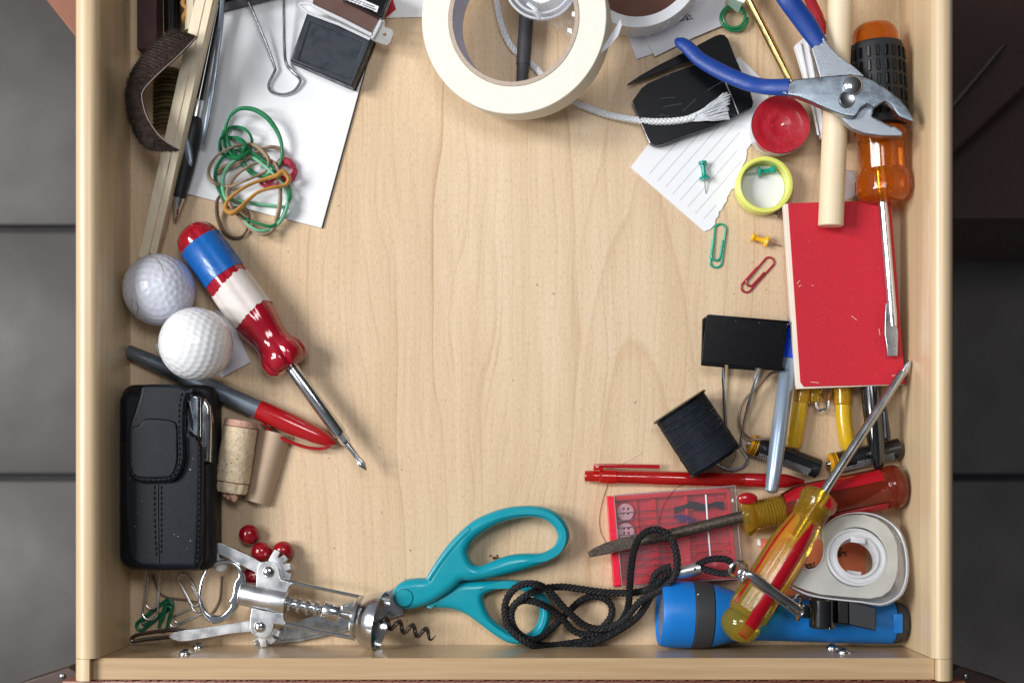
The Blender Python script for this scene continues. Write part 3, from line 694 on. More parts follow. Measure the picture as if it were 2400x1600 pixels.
# crumpled clear bag and disc
t = thing('clear_case_disc', 'round clear plastic case with crumpled film at the top edge', 'plastic case', W(1270, 0, .03))
m = MB(); Ac = W(1268, -42, .052); Bc = W(1270, -38, .040)
q = kz(.05)
m.lathe(Bc, Ac, [(0, 84*q), (.004, 86*q), (.006, 82*q), (.006, 70*q), (.008, 66*q), (.008, 30*q), (.007, 5*q), (.007, 0)], 72); m.build('dome', M['clearw'], t)
m = MB()
for r_, z in ((85, .044), (72, .048)): m.tube([W(1268+r_*math.cos(a/40*6.2832), -41+r_*math.sin(a/40*6.2832), z) for a in range(40)], .0007, 6, True)
m.build('rim', M['frostring'], t)
m = MB(); V = []; F = []; random.seed(8); nx, ny = 9, 9
cor = [(1248, 15), (1352, -5), (1350, 95), (1262, 48)]
for i in range(nx+1):
    for j in range(ny+1):
        u, v = i/nx, j/ny
        x = (cor[0][0]*(1-u)+cor[1][0]*u)*(1-v)+(cor[3][0]*(1-u)+cor[2][0]*u)*v; y = (cor[0][1]*(1-u)+cor[1][1]*u)*(1-v)+(cor[3][1]*(1-u)+cor[2][1]*u)*v
        V.append(W(x, y, .034+random.uniform(-.0012, .0012)))
for i in range(nx):
    for j in range(ny): a = i*(ny+1)+j; F.append((a, a+1, a+ny+2, a+ny+1))
m.add(V, F); m.build('film', M['clear'], t, ang=12)
m = MB(); m.tube(path3([(1236, 8, .050), (1252, 20, .052), (1258, 26, .052), (1250, 24, .052), (1262, 38, .050), (1264, 46, .048)], 4), .0011, 6, sz=.4); m.build('crease', M['frostring'], t)
# second core ring at the top, with the shade inside it painted dark brown
Ab = W(1500, -62, .0075); At = W(1497, -90, .032); q = kz(.03)
t = thing('tape_core', 'translucent white tape roll with shade-brown disc inside at the top edge', 'tape roll', Ab)
h = (At-Ab).length
MB().lathe(Ab, At, [(0, 126*q), (0, 150*q), (h, 151*q), (h, 127*q), (0, 126*q)], 96).build('ring', M['frostring'], t)
MB().lathe(Ab, At, [(.001, 125*q), (h-.001, 126*q)], 96, cap=False).build('lining', M['coreinner'], t)
MB().plate([(1497+124*math.cos(a/40*6.2832), -62+118*math.sin(a/40*6.2832)) for a in range(40)], .0035, .001).build('shade_disc', M['shadebrown'], t)  # dark disc standing in for shaded drawer bottom seen through the ring
# translucent white cards
f6 = lambda P: cr(P, 1420, 0, 5.227)
for lab, P, z in (('lower white translucent card peeking out left of its twin', [(225, 320), (375, 728), (640, 640), (500, 250), (300, 0)], .0016),
                  ('upper white translucent card with pencil scribble under the tape roll', [(300, -100), (405, 330), (600, 695), (1060, 470), (1440, 310), (1480, -100)], .0032)):
    t = thing('card', lab, 'card', W(1560, 90, z-.001), 'translucent white cards under the tape rolls')
    MB().plate(f6(P), z, .0009, .0002).build('sheet', M['cardw'], t)
m = MB(); random.seed(9)
for k in range(6):
    x0, y0 = 900+random.uniform(0, 120), 190+random.uniform(0, 120); P = [(x0, y0)]
    for i in range(6): x0 += random.uniform(-30, 50); y0 += random.uniform(-25, 30); P.append((x0, y0))
    m.tube([W(a[0], a[1], .0033) for a in smoothp(f6(P), 4, False)], .00016, 4)
m.build('scribble', M['ink'], t)
# green rubber coil with clear film over it
t = thing('green_coil', 'bright green rubber coil with clear film beside the brass rod', 'rubber coil', W(1720, 42, .003))
m = MB(); P = []
for k in range(40):
    a = k/20*6.2832; P.append((1721+(32-k*.24)*math.cos(a)+1.2*math.sin(k*.5)-k*.06, 42+(32-k*.26)*math.sin(a)-k*.05, .004+.003*k/40))
m.tube(path3(P, 4), .00095, 8, sz=1.2); m.build('coil', M['rbgreen'], t)
MB().plate(f6([(1510, -60), (1500, 60), (1620, 160), (1680, 30), (1700, -60)]), .0135, .0009, .0002).build('film', M['mintpl'], t)
MB().plate(f6([(1590, -80), (1610, 10), (1690, 40), (1730, -10), (1690, -90)]), .0155, .0012, .0003).build('tag', M['white'], t)
# brass rod
A, B = (1738, -34), (1862, 208)
t = thing('brass_rod', 'shiny brass rod running down to the blue plier handle', 'rod', W(1800, 80, .01))
MB().lpx(A, B, .016, .010, [(0, 8), (1, 9.8), (120, 9.8)], 24).build('rod', M['brass'], t)
MB().lpx(A, B, .016, .010, [(120.2, 10.3), (268, 10.3), (271, 8)], 24).build('ferrule', M['brass'], t)
# letter opener
f7 = lambda P: cr(P, 1420, 0, 5.227)
op = f7([(268, 1027), (420, 925), (640, 800), (950, 645), (1150, 540), (1330, 445), (1400, 422), (1455, 430), (1500, 480), (1560, 640), (1640, 830), (1720, 990), (1768, 1110), (1808, 1255), (1795, 1310), (1640, 1390), (1545, 1440)])
op += cr([(900, 425), (600, 525), (390, 605), (330, 612), (285, 590), (240, 500), (130, 245), (98, 160), (190, 30)], 1460, 200, 4.357)
op += f7([(520, 1020), (790, 900), (1070, 800), (1150, 800), (1130, 757), (1040, 748), (900, 790), (600, 912)])
t = thing('letter_opener', 'black plastic letter opener with pointed spike lying on ruled paper', 'letter opener', W(1620, 200, .003))
MB().plate(op, .0095, .0062, .0004, bres=2).build('body', M['openerblack'], t)
MB().tube([W(p[0], p[1], .0096) for p in f7([(1455, 985), (1560, 1230), (1625, 1400)])], .0004, 6).build('blade_slot', M['satin'], t)
m = MB(); random.seed(77)
for i in range(9):
    x, y = random.uniform(1530, 1690), random.uniform(170, 300); a_ = random.uniform(-.9, .4); l_ = random.uniform(4, 26)
    m.tube([W(x, y, .00952), W(x+l_*math.cos(a_)+1, y+l_*math.sin(a_), .00952), W(x+2*l_*math.cos(a_), y+2*l_*math.sin(a_)+3, .00952)], .00010, 4, sz=.4)
m.build('scratches', M['greypen'], t)
MB().tube([W(p[0], p[1], .0080) for p in cr([(100, 170), (190, 390), (275, 590)], 1460, 200, 4.357)], .0005, 6).build('edge_bead', M['satin'], t)
# torn ruled paper
f8 = lambda P: cr(P, 1460, 200, 4.357)
torn = [(80, 840), (260, 600), (700, 60), (1190, -290), (1430, -50), (1500, 60), (1400, 500), (1300, 610), (1262, 660), (1265, 700), (1250, 770), (1215, 830), (1190, 900), (1165, 960), (1152, 1040), (1100, 1070), (1085, 1110), (1060, 1150), (1062, 1180), (1030, 1220), (1010, 1270), (980, 1290), (975, 1335), (945, 1370), (940, 1420), (890, 1470), (830, 1492)]
t = thing('torn_paper', 'torn corner of white ruled paper with a teal push pin on it', 'paper', W(1640, 400, 0))
MB().plate(f8(torn), .0009, .0004, 0).build('sheet', M['white'], t)
m = MB()
st_ = [(270, 905), (358, 975), (435, 1040), (510, 1110), (585, 1175), (660, 1245), (740, 1310), (822, 1370)]
ln_ = [900, 930, 960, 960, 920, 760, 720, 200]
for (x, y), l in zip(st_, ln_):
    a, b = f8([(x, y), (x+l*.66, y-l*.751)]); m.tube([W(*a, .00092), W(*b, .00092)], .00011, 4, sz=.5)
m.build('ruled_lines', M['line'], t)
# red candle in a clear cup
t = thing('candle', 'round red wax candle in a clear cup below the blue plier handle', 'candle', W(1815, 305, 0))
Ac = W(1830, 292, .022); Bc = Vector((Ac.x, Ac.y, 0.001)); q = kz(.022)
MB().lathe(Bc, Ac, [(0, 58*q), (.0198, 68.4*q), (.0202, 68.8*q), (.0200, 69.4*q), (0, 60*q)], 64).build('cup', M['frostring'], t)
prof = [(0.001, 59*q), (.019, 68.2*q), (.0204, 67.6*q), (.0203, 60*q), (.0199, 50*q), (.0190, 38*q), (.0193, 30*q), (.0186, 20*q), (.0180, 8*q), (.0180, 0)]
MB().lathe(Bc, Ac, prof, 64, rfun=lambda u, th: 1+.02*math.sin(3*th+1)*(u > .0185)).build('wax', M['candle'], t)
m = MB(); c = W(1833, 293, .0195); m.tube([c, c+Vector((0.0003, 0, .0014)), c+Vector((.0009, 0, .0020))], .0006, 8); m.build('wick', M['wick'], t)
m = MB(); random.seed(4)
for i in range(28):
    a = random.uniform(0, 6.28); rr_ = random.uniform(15, 60); c = W(1830+rr_*math.cos(a), 292+rr_*math.sin(a), .0202-.0000)
    m.ball(c, random.uniform(.00025, .0005), (1.6, 1, .7), 6, 4, Matrix.Rotation(a, 4, 'Z'))
m.build('wax_drip', M['rbred'], t)
# lime lid
t = thing('bottle_cap', 'lime yellow round plastic lid holding a teal push pin', 'lid', W(1793, 433, 0))
Ac = W(1793, 432, .013); Bc = Vector((Ac.x, Ac.y, .0008)); q = kz(.013)
MB().lathe(Bc, Ac, [(0.0012, 0), (0.0012, 55*q), (.012, 55.5*q), (.0126, 58*q), (.0122, 65*q), (.0112, 67*q), (0.0002, 65*q), (0, 60*q), (0, 0)], 72, rfun=None).build('shell', M['limelid'], t)
MB().lathe(Bc, Ac, [(0.0013, 0), (.0018, 0.0001), (.0018, 53*q), (.0013, 53.5*q)], 64).build('liner', M['cardw'], t)
# push pins
def pushpin(top, fl_, tip, z, mat, lab, zt=None, tz=None, sc_=1.0):
    """top: small end, fl_: wide flange, tip: needle point (pixels)"""
    A = W(*top, z); B = W(*fl_, z if zt is None else zt); L_ = (B-A).length
    t = thing('push_pin', lab, 'push pin', A, 'push pins')
    r = .0031*sc_
    MB().lathe(A, B, [(-.0012, 0), (-.0012, r*.80), (-.0008, r*.86), (.0002, r*.84), (.0010, r*.55), (L_*.45, r*.42), (L_-.0016, r*.55), (L_-.0008, r*1.05), (L_, r*1.16), (L_+.0006, r*1.10), (L_+.0007, 0)], 28).build('handle', M[mat], t)
    C_ = W(*tip, tz if tz is not None else .0012)
    MB().tube([B+(C_-B)*.04, B+(C_-B)*.93, C_], [.00035, .0003, .00005], 8).build('needle', M['chrome'], t)
pushpin((1647, 383), (1651.5, 418), (1654, 455), .0046, 'tealpin', 'teal push pin lying on the ruled paper', sc_=.98, zt=.0046)
pushpin((1812, 398), (1779, 403.5), (1739, 410), .0062, 'tealpin', 'teal push pin lying inside the lime yellow lid', tz=.004, sc_=.96)
pushpin((1766, 556), (1797, 566), (1832, 577), .0044, 'yellowpin', 'yellow push pin on bare wood beside the red notebook', sc_=1.0)
# small screw under the lid
t = thing('wood_screw', 'small silver screw between lime lid and red notebook', 'screw', W(1822, 505, 0))
MB().lpx((1818, 508), (1840, 480), .0030, .0030, [(0, 0), (0, 8), (2, 8.5), (8, 4)], 16).build('head', M['chrome'], t)
m = MB(); m.lpx((1818, 508), (1840, 480), .0030, .0030, [(7, 3.6), (40, 3)], 10)
for i in range(7): m.lpx((1818, 508), (1840, 480), .0030, .0030, [(10+i*4, 3), (12+i*4, 5), (13+i*4, 3)], 10)
m.build('shank', M['steel'], t)
# paper clips
def clip(a, b, wpx, mat, lab, r=.00065, z=.0009, grp='paper clips', lift=0.0, flip=1):
    """a,b: the two ends in pixels"""
    dx, dy = b[0]-a[0], b[1]-a[1]; L_ = math.hypot(dx, dy); ux, uy = dx/L_, dy/L_; vx, vy = -uy*flip, ux*flip
    h = wpx/2; P = []
    def arc(cu, R_, a0, a1, zz, n=8):
        for i in range(n+1):
            t_ = R(a0+(a1-a0)*i/n); P.append((cu+R_*math.cos(t_), offv[0]+R_*math.sin(t_), zz))
    offv = [0]
    # inner leg start -> inner bottom bend -> up -> outer top bend -> down -> outer bottom bend -> up short
    P.append((L_*.35, -h*.62, z+r*1.3)); P.append((L_*.6, -h*.62, z+r*1.2))
    offv[0] = h*.12; arc(L_*.74, h*.72, -90, 90, z+r*1.2)
    P.append((L_*.5, h*.84, z+r*.6)); offv[0] = 0; arc(h*.92, h*.92, 90, 270, z)
    P.append((L_*.5, -h*.95, z)); offv[0] = 0; arc(L_-h, h*.98, -90, 90, z)
    P.append((L_*.62, h, z)); P.append((L_*.36, h*1.0, z+r*.2))
    Q = [W(a[0]+p[0]*ux+p[1]*vx, a[1]+p[0]*uy+p[1]*vy, p[2]+lift) for p in P]
    Q2 = smoothp([tuple(q) for q in Q], 3, False)
    m = MB(); m.tube(Q2, r, 8); o = m.build('paper_clip', M[mat], loc=W((a[0]+b[0])/2, (a[1]+b[1])/2, z)); return tag(o, lab, 'paper clip', grp)
clip((1690, 525), (1676, 627), 28, 'greenclip', 'mint green paper clip below the torn ruled paper', .00066)
clip((1810, 606), (1741, 682), 25, 'redclip', 'dark red paper clip left of the red notebook', .00062)

# ---- pliers
f9 = lambda P: cr(P, 1780, 0, 4.9)
zpl = lambda x, y: 0.057-(2000-x)*0.000025
t = thing('pliers', 'slip joint pliers with blue dipped handles lying across the dowel', 'pliers', W(1995, 205, .04))
front = f9([(255, 1075), (300, 985), (395, 912), (520, 900), (650, 888), (880, 864), (1050, 853), (1170, 868), (1300, 918), (1450, 1010), (1600, 1128), (1700, 1240), (1775, 1368), (1762, 1402), (1600, 1335), (1560, 1275), (1520, 1215), (1442, 1165), (1380, 1200), (1310, 1252), (1300, 1222), (1235, 1195), (1165, 1240), (1120, 1318), (1080, 1342), (1000, 1330), (900, 1300), (750, 1238), (600, 1168), (450, 1112), (300, 1085)])
MB().plate(front, .058, .0062, .0007, zfun=zpl, bres=3).build('upper_jaw', M['face'], t)
lower = f9([(600, 560), (735, 420), (800, 520), (900, 625), (1000, 700), (1100, 772), (1200, 862), (1150, 1000), (1180, 1180), (1240, 1198), (1305, 1225), (1312, 1262), (1295, 1335)])
n_t = 9
for i in range(n_t*2+1):
    s_ = i/(n_t*2); x = 1300+(1500-1300)*s_; y = 1345+(1452-1345)*s_ - (14 if i % 2 else 0)*1.0; lower += f9([(x+(10 if i % 2 else 0), y)])
lower += f9([(1560, 1450), (1645, 1515), (1640, 1562), (1400, 1560), (1200, 1530), (1060, 1470), (980, 1400), (920, 1322), (900, 1200), (700, 900)])
zp2 = lambda x, y: zpl(x, y)-0.0058 if y > 150 else zpl(x, y)-0.0045
MB().plate(lower, .052, .0060, .0007, zfun=lambda x, y: zpl(x, y)-0.0058, bres=2).build('lower_jaw', M['cast'], t)
m = MB()   # jaw teeth on the upper jaw
for i in range(8):
    s_ = i/7; q = f9([(1452+170*s_, 1180+150*s_)])[0]; m.box(W(q[0], q[1], .0572), (.0006, .0030, .0022), rot=R(30), bev=.0002, seg=1)
m.build('teeth', M['chrome'], t)
m = MB(); m.ball(W(1999, 200, .0580), .0056, (1, 1, .42), 28, 14); m.build('pivot_rivet', M['chrome'], t)
m = MB(); c = W(1985, 233, .0579); m.lathe(c, c+Vector((0, 0, 1)), [(0.0001, 0), (.0001, .0034), (.0005, .0041), (0.0002, .0045), (0, .0046)], 28); m.build('second_socket', M['steel'], t)
# handles: swept flattened vinyl tubes
def grip(pts, rad, name):
    Q = path3(pts, 6); P = [p for p in Q]; n = len(P)
    rs = smoothp([(r_, 0) for r_ in rad], 6, False); m = MB(); m.tube(P, [max(r[0]*kz(.045), .0004) for r in rs][:n], 18, sz=.62); m.build(name, M['bluegrip'], t, ang=60)
grip([(1586, 91, .0235), (1592, 98, .0242), (1612, 112, .026), (1640, 139, .028), (1680, 163, .032), (1722, 183, .036), (1760, 197, .040), (1800, 204, .047), (1850, 205, .0515)], [5, 13, 17, 18, 19, 19, 19, 19, 21], 'handle_grip')
grip([(1790, -90, .048), (1822, -40, .048), (1848, 0, .049), (1876, 38, .0475), (1900, 72, .0465), (1922, 106, .0465)], [22, 24, 25, 25, 24, 20], 'handle_grip')
# ---- wooden dowel
A, B = (1947, 530), (1972, -60)
o = MB().lpx(A, B, .0300, .037, [(0, 27), (2, 29.5), (620, 29.5)], 40).build('dowel', M['dowel'], loc=W(1960, 250, .03)); tag(o, 'pale round wooden dowel with its cut end on the red notebook', 'dowel')
# ---- white plastic channel strip
t = thing('plastic_strip', 'white ridged plastic strip running under pliers and dowel', 'plastic strip', W(1900, 200, .01))
P_ = [(1864, 106), (1882, 90), (1908, 84), (1962, 330), (1925, 322), (1898, 220)]
MB().plate(P_, .016, .006, .0006).build('channel', M['white'], t)
for dx in (6, 22): MB().tube([W(1870+dx, 106-dx*.6, .0168), W(1912+dx, 318-dx*.2, .0168)], .0007, 6).build('ridge', M['labelw'], t)
# ---- red pen behind plier handle
t = thing('crayon', 'red crayon lying behind the upper blue plier handle', 'crayon', W(1905, 20, .015))
MB().lpx((1936, 80), (1870, -60), .020, .022, [(0, 4), (3, 8), (22, 12), (160, 12)], 18).build('stick', M['redcap'], t)
MB().lpx((1936, 80), (1870, -60), .020, .022, [(40, 12.6), (150, 12.6)], 18).build('wrapper', M['rededge'], t)
# frosted scrap beside the dowel end
o = MB().plate([(1975, 395), (2003, 400), (2012, 455), (1985, 470), (1972, 455)], .012, .006, .001).build('plastic_piece', M['frostring'], loc=W(1990, 430, .006)); tag(o, 'small frosted plastic piece between dowel and amber screwdriver', 'plastic piece')
# ---- amber screwdriver
A, B = (2049, 55), (2072, 470)
t = thing('screwdriver', 'amber handled flat screwdriver with black rubber grip along right side', 'screwdriver', W(2060, 300, .01), 'screwdrivers')
za, zb = .0245, .0245
flu = lambda u, th: 1-0.035*max(0, math.cos(6*th))**6
MB().lpx(A, B, za, zb, [(0, 20), (4, 36), (14, 47), (26, 52), (60, 54), (110, 54)], 48).build('end_cap', M['amber'], t)
m = MB(); m.lpx(A, B, za, zb, [(48, 50), (52, 60), (60, 63), (225, 63), (240, 60), (246, 50)], 60, rfun=lambda u, th: 1)
m.build('rubber_grip', M['blackmatt'], t)
m = MB()
for r_ in range(5):
    for i in range(20):
        th = -.2+i/20*2*math.pi; q = kz(.0245); A3, B3 = W(*A, za), W(*B, zb); d = (B3-A3).normalized(); side = d.cross(Vector((0, 0, 1))).normalized(); up = side.cross(d)
        c = A3+d*((80+r_*33)*q)+(side*math.cos(th)+up*math.sin(th))*(63.5*q)
        Mx = Matrix((d, (-side*math.sin(th)+up*math.cos(th)), (side*math.cos(th)+up*math.sin(th)))).transposed().to_4x4()
        m.box(c, (26*q, .0020, .0016), bev=.0004, seg=1, M=Mx)
m.build('grip_ribs', M['blackpl'], t)
MB().lpx(A, B, za, zb, [(246, 46), (248, 56), (252, 60), (264, 61), (268, 58), (274, 54), (344, 53.5), (348, 56), (356, 61), (366, 63), (396, 63), (408, 57), (416, 46), (420, 30), (421, 12), (421, 0)], 72, rfun=lambda u, th: 1-(0.035*abs(math.cos(3*th))**10 if 266 < u < 350 else 0)).build('handle', M['amber'], t, ang=24)
m = MB()
for i in range(26):
    th = i/26*2*math.pi; A3, B3 = W(*A, za), W(*B, zb); d = (B3-A3).normalized(); side = d.cross(Vector((0, 0, 1))).normalized(); up = side.cross(d); q = kz(.0245)
    rv = side*math.cos(th)+up*math.sin(th)
    m.tube([A3+d*(368*q)+rv*(62.5*q), A3+d*(392*q)+rv*(63.2*q)], .0005, 6)
m.build('knurling', M['amber'], t)
MB().lpx((2066, 440), (2095, 780), .0258, .0258, [(-90, 8), (0, 11.5), (300, 11.0), (325, 9.5)], 24).build('shaft', M['chrome'], t)
m = MB(); bl = cr([(492, 1150), (546, 1150), (560, 1260), (576, 1345), (572, 1495), (505, 1497), (497, 1420), (486, 1345), (488, 1250)], 1900, 300, 2.8)
m.plate(bl, .0272, .0022, .0005); m.build('blade', M['steel'], t)
MB().lpx((2066, 440), (2062, 330), .0245, .0245, [(10, 11), (100, 10)], 16).build('tang', M['brass'], t)
# ================================================================== LEFT SIDE
# golf balls with real dimples
def golf(cx, cy, cz, mat, lab, seed, scuffs=False):
    C = W(cx, cy, cz); Rb = .02135
    bm = bmesh.new(); bmesh.ops.create_icosphere(bm, subdivisions=6, radius=1)
    N_ = 336; g_ = math.pi*(3-math.sqrt(5)); D_ = []
    bi = bmesh.new(); bmesh.ops.create_icosphere(bi, subdivisions=3, radius=1)
    bi.verts.ensure_lookup_table()
    for f in bi.faces:
        pass
    D_ = np.array([v.co.normalized()[:] for v in bi.verts]); bi.free()
    # 642 icosphere directions is too many: thin them to one ring scale with a Fibonacci set
    i = np.arange(N_)+.5; ph = np.arccos(1-2*i/N_); th = g_*i
    D_ = np.stack([np.cos(th)*np.sin(ph), np.sin(th)*np.sin(ph), np.cos(ph)], 1)
    V = np.array([v.co.normalized()[:] for v in bm.verts])
    dots = np.max(V@D_.T, 1); ang = np.arccos(np.clip(dots, -1, 1)); r0 = .088
    dep = np.where(ang < r0, (1-np.minimum(1, ang/r0)**2)**0.8*0.0145, 0)
    rot = Matrix.Rotation(seed, 3, 'X')@Matrix.Rotation(seed*2, 3, 'Y')
    P = V*(1-dep)[:, None]*Rb
    P = P@np.array(rot).T+np.array(C)
    m = MB(); bm.verts.index_update(); m.add(P.tolist(), [[v.index for v in f.verts] for f in bm.faces]); bm.free()
    o = m.build('golf_ball', M[mat], loc=C, ang=60)
    if scuffs:
        m = MB()
        for P_ in ([(352, 602), (366, 607), (376, 618), (383, 636)], [(312, 700), (311, 720), (318, 738)], [(322, 705), (325, 722), (322, 738)], [(296, 706), (303, 722), (318, 745)]):
            Q = []
            for p in smoothp(P_, 4, False):
                v = W(p[0], p[1], cz)-C; v.z = math.sqrt(max(0, Rb**2*1.0-v.x**2-v.y**2)); k_ = kz(cz+v.z)/kz(cz)
                v.x = (p[0]-PX)*kz(cz+v.z)-C.x; v.y = -(p[1]-PY)*kz(cz+v.z)-C.y
                l = math.hypot(v.x, v.y); v.z = math.sqrt(max(0, (Rb*1.0003)**2-l*l)) if l < Rb else 0
                Q.append(C+v)
            m.tube(Q, .00022, 5, sz=.5)
        WL[o.name] = C; m.build('scuff', M['scuff'], o)
    return tag(o, lab, 'golf ball', 'golf balls')
golf(373, 679, .0214, 'golfold', 'scuffed white golf ball touching the left drawer side', .3, True)
golf(459, 806, .0385, 'golf', 'clean white golf ball resting on the grey pen barrel', 1.1)
# white paper scrap under the clean ball
t = thing('paper_scrap', 'small white paper scrap under the clean golf ball', 'paper', W(520, 810, 0))
MB().plate([(505, 725), (535, 735), (588, 848), (520, 884), (505, 872), (470, 850)], .0016, .0012, .0002).build('sheet', M['cardw'], t)
MB().plate([(362, 808), (380, 800), (400, 850), (375, 838)], .0015, .0005, .0001).build('torn_corner', M['cardw'], t)
# grey pen with red cap
t = thing('capped_pen', 'grey barrelled pen with red cap lying under the red screwdriver', 'pen', W(520, 920, .006))
A, B = (299, 822), (787, 1040)
L0 = math.hypot(B[0]-A[0], B[1]-A[1])
MB().lpx(A, B, .0066, .0066, [(0, 14), (3, 16), (60, 18), (180, 20.5), (270, 21.5), (336, 21.5)], 32).build('barrel', M['greypen'], t)
MB().lpx(A, B, .0066, .0066, [(336.2, 23.5), (350, 24.5), (420, 24.5), (485, 20), (510, 15), (525, 10), (533, 4), (534, 0)], 32).build('cap', M['redcap'], t)
cl = f_ = cr([(545, 1240, .006), (600, 1300, .0068), (700, 1350, .0072), (800, 1385, .0072), (880, 1395, .007), (930, 1385, .0066), (970, 1345, .0066)], 400, 500, 2.53)
MB().tube(path3(cl, 5), .0011, 10, sz=1.3).build('pocket_clip', M['redcap'], t)
# red screwdriver with blue and white tape
t = thing('screwdriver', 'red handled Phillips screwdriver wrapped in blue and white tape', 'screwdriver', W(600, 780, .015), 'screwdrivers')
A, B = (441, 531.5), (684.6, 863.6); z_ = .0163; dl = math.hypot(B[0]-A[0], B[1]-A[1])
def lobe(amp):
    def f(u, th):
        c = abs(math.cos(3*(th+.35))); return 1-amp*(c**6)
    return f
hp = [(0, 0), (2, 18), (8, 32), (18, 44), (34, 51), (60, 52.5), (252, 53), (270, 52.5), (290, 49), (308, 44.5), (322, 42.5), (336, 42.5), (350, 46), (360, 52), (368, 56), (390, 56), (398, 52), (408, 42), (409, 16), (409, 0)]
ramp = lambda u: (.065 if 40 < u < 268 else .065*max(0, min(1, u/40)) if u <= 40 else .02 if u < 352 else .11 if u < 402 else .03)
MB().lpx(A, B, z_, z_, hp, 120, rfun=lambda u, th: 1-ramp(u)*abs(math.cos(3*(th+.35)))**12).build('handle', M['redgloss'], t, ang=50)
MB().lpx(A, B, z_, z_, [(47, 52.2), (48, 53.4), (145, 54.0), (146, 52.5)], 72, rfun=lambda u, th: 1-.045*abs(math.cos(3*(th+.35)))**10).build('blue_tape', M['bluetape'], t, ang=50)
random.seed(6); jag = [random.uniform(-3, 3) for _ in range(73)]
m = MB(); A3, B3 = W(*A, z_), W(*B, z_); d = (B3-A3).normalized(); side = d.cross(Vector((0, 0, 1))).normalized(); up = side.cross(d); q = kz(z_)
V = []; F = []; n = 72
for (u0, r_) in ((166, 53.4), (200, 54.6), (257, 54.0)):
    for j in range(n):
        th = 2*math.pi*j/n; uu = u0+(jag[j] if u0 != 200 else 0)*(1 if u0 == 166 else .8)+(6*math.sin(th*2) if u0 != 200 else 0)
        rr_ = r_*(1-.045*abs(math.cos(3*(th+.35)))**10)*q; V.append(A3+d*uu*q+(side*math.cos(th)+up*math.sin(th))*rr_)
for i in range(2):
    for j in range(n): k = (j+1) % n; F.append((i*n+j, (i+1)*n+j, (i+1)*n+k, i*n+k))
m.add(V, F); m.build('white_tape', M['whitetape'], t, ang=50)
hx = lambda u, th: 1
MB().lpx(A, B, z_, z_, [(405, 15.2), (411, 16), (600, 16), (603, 14.5)], 48).build('shaft', M['chrome'], t)
MB().lpx(A, B, z_, z_, [(603, 11), (606, 12.5), (624, 12.5), (630, 8.5)], 6).build('hex_collar', M['chrome'], t, ang=20)
m = MB(); m.lpx(A, B, z_, z_, [(629, 7), (660, 6.2), (672, 6.5), (684, 9), (690, 9.5), (706, 1.5), (707, 0)], 24, rfun=lambda u, th: 1 if u < 672 else 1-.45*abs(math.cos(2*th+.5))**1.5)
m.build('phillips_bit', M['steel'], t)
# leather phone pouch
t = thing('phone_pouch', 'black leather phone pouch with stitched flap against left drawer side', 'phone pouch', W(385, 1120, 0))
f3 = lambda P: cr(P, 260, 860, 3.136)
ZP = .0365
body = [(285, 905), (300, 898), (420, 900), (470, 905), (496, 922), (503, 960), (503, 1240), (497, 1300), (478, 1330), (455, 1337), (330, 1336), (296, 1322), (279, 1295), (273, 1200), (272.5, 1000)]
zpt = .0368
def rrect(x0, y0, x1, y1, r_, n=7):
    P = []
    for (cx, cy, a0) in ((x1-r_, y1-r_, 0), (x0+r_, y1-r_, 90), (x0+r_, y0+r_, 180), (x1-r_, y0+r_, 270)):
        for i in range(n+1): a = R(a0+90*i/n); P.append((cx+r_*math.cos(a), cy+r_*math.sin(a)))
    return P
MB().plate(rrect(281, 900, 502, 1337, 30), .026, .026, .0055, bres=4).build('shell', M['leatheredge'], t)
MB().plate(rrect(275, 908, 474, 1335, 34), .0365, .015, .0065, bres=5).build('front_shell', M['leather'], t)
fp = f3([(560, 480), (600, 486), (640, 515), (664, 570), (672, 650), (668, 900), (660, 1200), (650, 1400), (640, 1470), (600, 1488), (300, 1484), (200, 1470), (130, 1420), (100, 1300), (80, 1000), (80, 700), (120, 500)])
MB().plate(fp, .0398, .0075, .0034, smooth=3, bres=4).build('front_panel', M['leather'], t)
flp = f3([(205, 200), (215, 150), (260, 126), (480, 130), (560, 160), (598, 150), (610, 168), (565, 215), (545, 300), (540, 500), (545, 640), (535, 720), (500, 800), (440, 845), (300, 852), (210, 850), (150, 810), (122, 740), (112, 600), (130, 430), (165, 330)])
MB().plate(flp, .0440, .0052, .0022, smooth=3, bres=4).build('flap', M['leather'], t)
inn_ = f3([(215, 420), (240, 385), (320, 375), (440, 390), (485, 430), (490, 560), (488, 700), (455, 790), (400, 815), (260, 818), (180, 800), (150, 730), (145, 560), (160, 450)])
MB().plate(inn_, .0446, .0012, .0011, smooth=3, bres=3).build('flap_padding', M['leather'], t)
def stitches(name, P, z, par, gap=.0031, ln=.0019, r=.00048):
    Q = resample([W(p[0], p[1], z) for p in smoothp(P, 6, False)], gap); m = MB()
    for i in range(len(Q)-1):
        a = Vector(Q[i]); b = Vector(Q[i+1]); e = a+(b-a).normalized()*ln
        m.tube([a, (a+e)/2+Vector((0, 0, r*.8)), e], r, 5)
    m.build(name, M['thread'], par)
stitches('flap_stitching', f3([(520, 190), (500, 290), (497, 500), (502, 640), (490, 730), (455, 800), (400, 825), (260, 828), (190, 815), (140, 760), (128, 660), (125, 500)]), .0443, t)
stitches('edge_stitching', f3([(575, 495), (620, 520), (648, 580), (655, 680), (652, 900), (648, 1200), (640, 1400), (625, 1450)]), .0398, t)
stitches('seam_stitching', f3([(318, 870), (318, 1100), (325, 1280), (335, 1400)]), .0400, t)
stitches('seam_stitching', f3([(368, 870), (368, 1100), (368, 1280), (366, 1380)]), .0400, t)
m = MB(); m.tube([W(p[0], p[1], .0398) for p in f3([(343, 862), (343, 1100), (347, 1300), (350, 1440)])], .0007, 6); m.build('centre_seam', M['leatheredge'], t)
